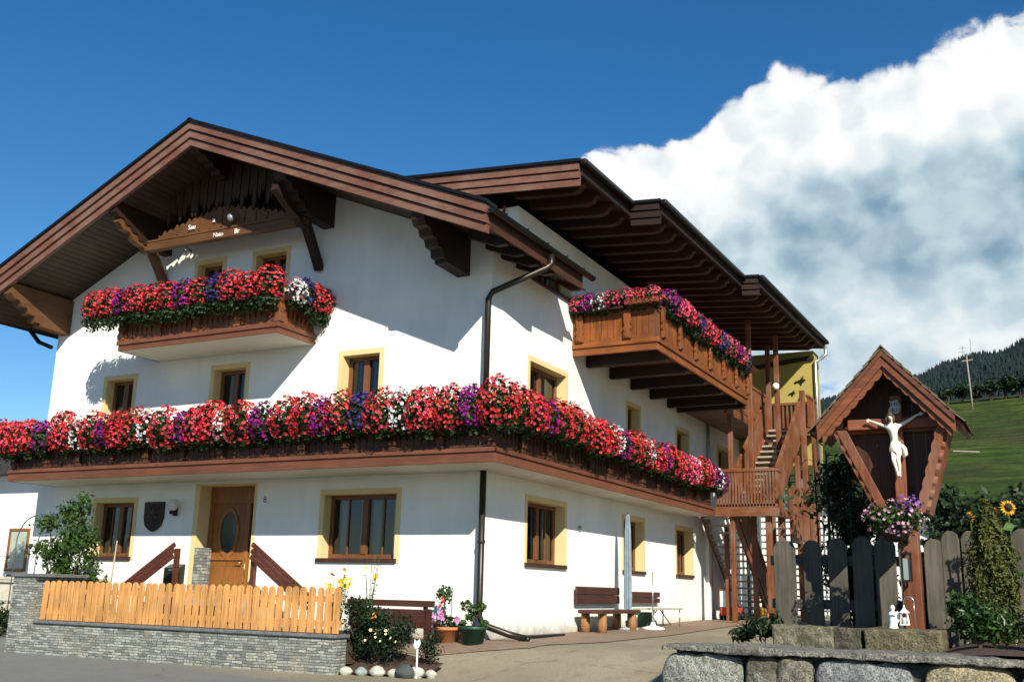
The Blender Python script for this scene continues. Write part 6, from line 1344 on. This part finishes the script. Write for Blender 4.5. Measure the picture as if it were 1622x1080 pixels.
# ------------------------------------------------------------------ behind: trees, hut, masts
def bg_tree(label, x, y, z, h, w, seed, mat=LEAF_DK, size=.5, n=1500, group='trees and bushes beyond the garden'):
    rng = random.Random(seed); bl_ = [(rng.uniform(-.3, .3)*w, rng.uniform(-.3, .3)*w, h*rng.uniform(.45, .85), w*rng.uniform(.28, .45), w*rng.uniform(.28, .45), h*rng.uniform(.16, .28)) for _ in range(6)]
    shrub('tree' if h > 3 else 'bush', label, 'tree' if h > 3 else 'bush', (x, y, z), bl_, size, n, mat, seed, .55, .02*h+.02, None, group)
bg_tree('dark round bush behind the fence right of the shrine', 7.25, 3.0, .2, 2.7, 1.5, 1, LEAF_DK, .15, 2600); bg_tree('bushy green shrub further right below the meadow', 7.9, 5.5, .2, 2.8, 2.0, 2, LEAF_DK, .16, 3000); bg_tree('small pale-green bush in front of the white hut', 6.9, 5.0, .2, 1.9, .9, 3, LEAF_MID, .13, 700)
bg_tree('dark bush below the meadow at the right picture edge', 8.6, 8.0, .2, 3.1, 2.6, 4, LEAF_DK, .2, 3000); bg_tree('dark bush seen between stairs and shrine', 4.6, 11.0, .2, 3.6, 3.0, 5, LEAF_DK, .2, 2600)
HEDGE = ['leftmost low hedge bush on the meadow top', 'hedge bush left of the utility mast', 'hedge bush just behind the utility mast', 'first hedge bush right of the mast', 'second hedge bush right of the mast', 'third hedge bush right of the mast', 'fourth hedge bush right of the mast', 'hedge bush nearest the right picture edge']
for i, lab in enumerate(HEDGE):
    x = -5.5+1.9*i; bg_tree(lab, x, 144, meadow_h(x, 144)-.3, 2.9+.5*(i % 3), 3.4, 200+i, LEAF_DK, .5, 700, 'hedge bushes along the meadow top')
T = thing('white_hut', 'small white hut with dark roof seen between shrine and planks', 'hut', (6.5, 7.5, .2))
m = MB(); m.prism([(5.4, .0), (7.0, .0), (7.0, 2.05), (6.1, 2.50), (5.4, 2.50)], FR, -7.5, -10); m.build('wall', M_NEIGH, T); m = MB(); m.prism([(5.2, 3.12), (7.3, 2.08), (7.3, 2.0), (5.2, 3.04)], FR, -7.2, -10.3); m.build('roof', M_ROOF, T); m = MB(); m.prism([(5.2, 3.03), (7.3, 1.99), (7.3, 1.93), (5.2, 2.97)], FR, -7.18, -7.21); m.build('verge_board', M_WHITE, T)
T = thing('utility_mast', 'tall pale utility mast with cross arm on the meadow', 'mast', (.2, 134, 25))
mx0, my0 = 0.2, 134.0; mz = meadow_h(mx0, my0)
m = MB(); m.tube([(mx0, my0, mz-1), (mx0-.25, my0, mz+7.4)], [.12, .08], 8); m.build('pole', wood('mast_wood', (.26, .24, .20), 'z', .8), T); m = MB(); m.bar((mx0-.9, my0, mz+6.6), (mx0+.5, my0, mz+6.7), .1, .1); m.build('cross_arm', wood('mast_wood', (.36, .33, .27), 'x', .8), T)
m = MB(); m.tube([(mx0-.65, my0, mz+6.6), (mx0-.7, my0, mz+8.8)], .035, 6); m.tube([(mx0+.35, my0, mz+6.7), (mx0+.35, my0, mz+9.6)], .035, 6); [m.tube([(mx0-1.2, my0, mz+h_), (mx0-.2, my0, mz+h_)], .025, 5) for h_ in (7.9, 8.4)]; m.build('aerial', plain('grey_wire', (.16, .17, .17), .4, .6), T)
m = MB(); m.bar((.9, 86, meadow_h(.9, 86)+.5), (3.1, 86.5, meadow_h(3.1, 86.5)+.2), .2, .10); o = m.build('wooden_trough', plain('trough_wood', (.25, .24, .2), .7)); tag(o, 'pale wooden trough lying on the meadow slope', 'trough')
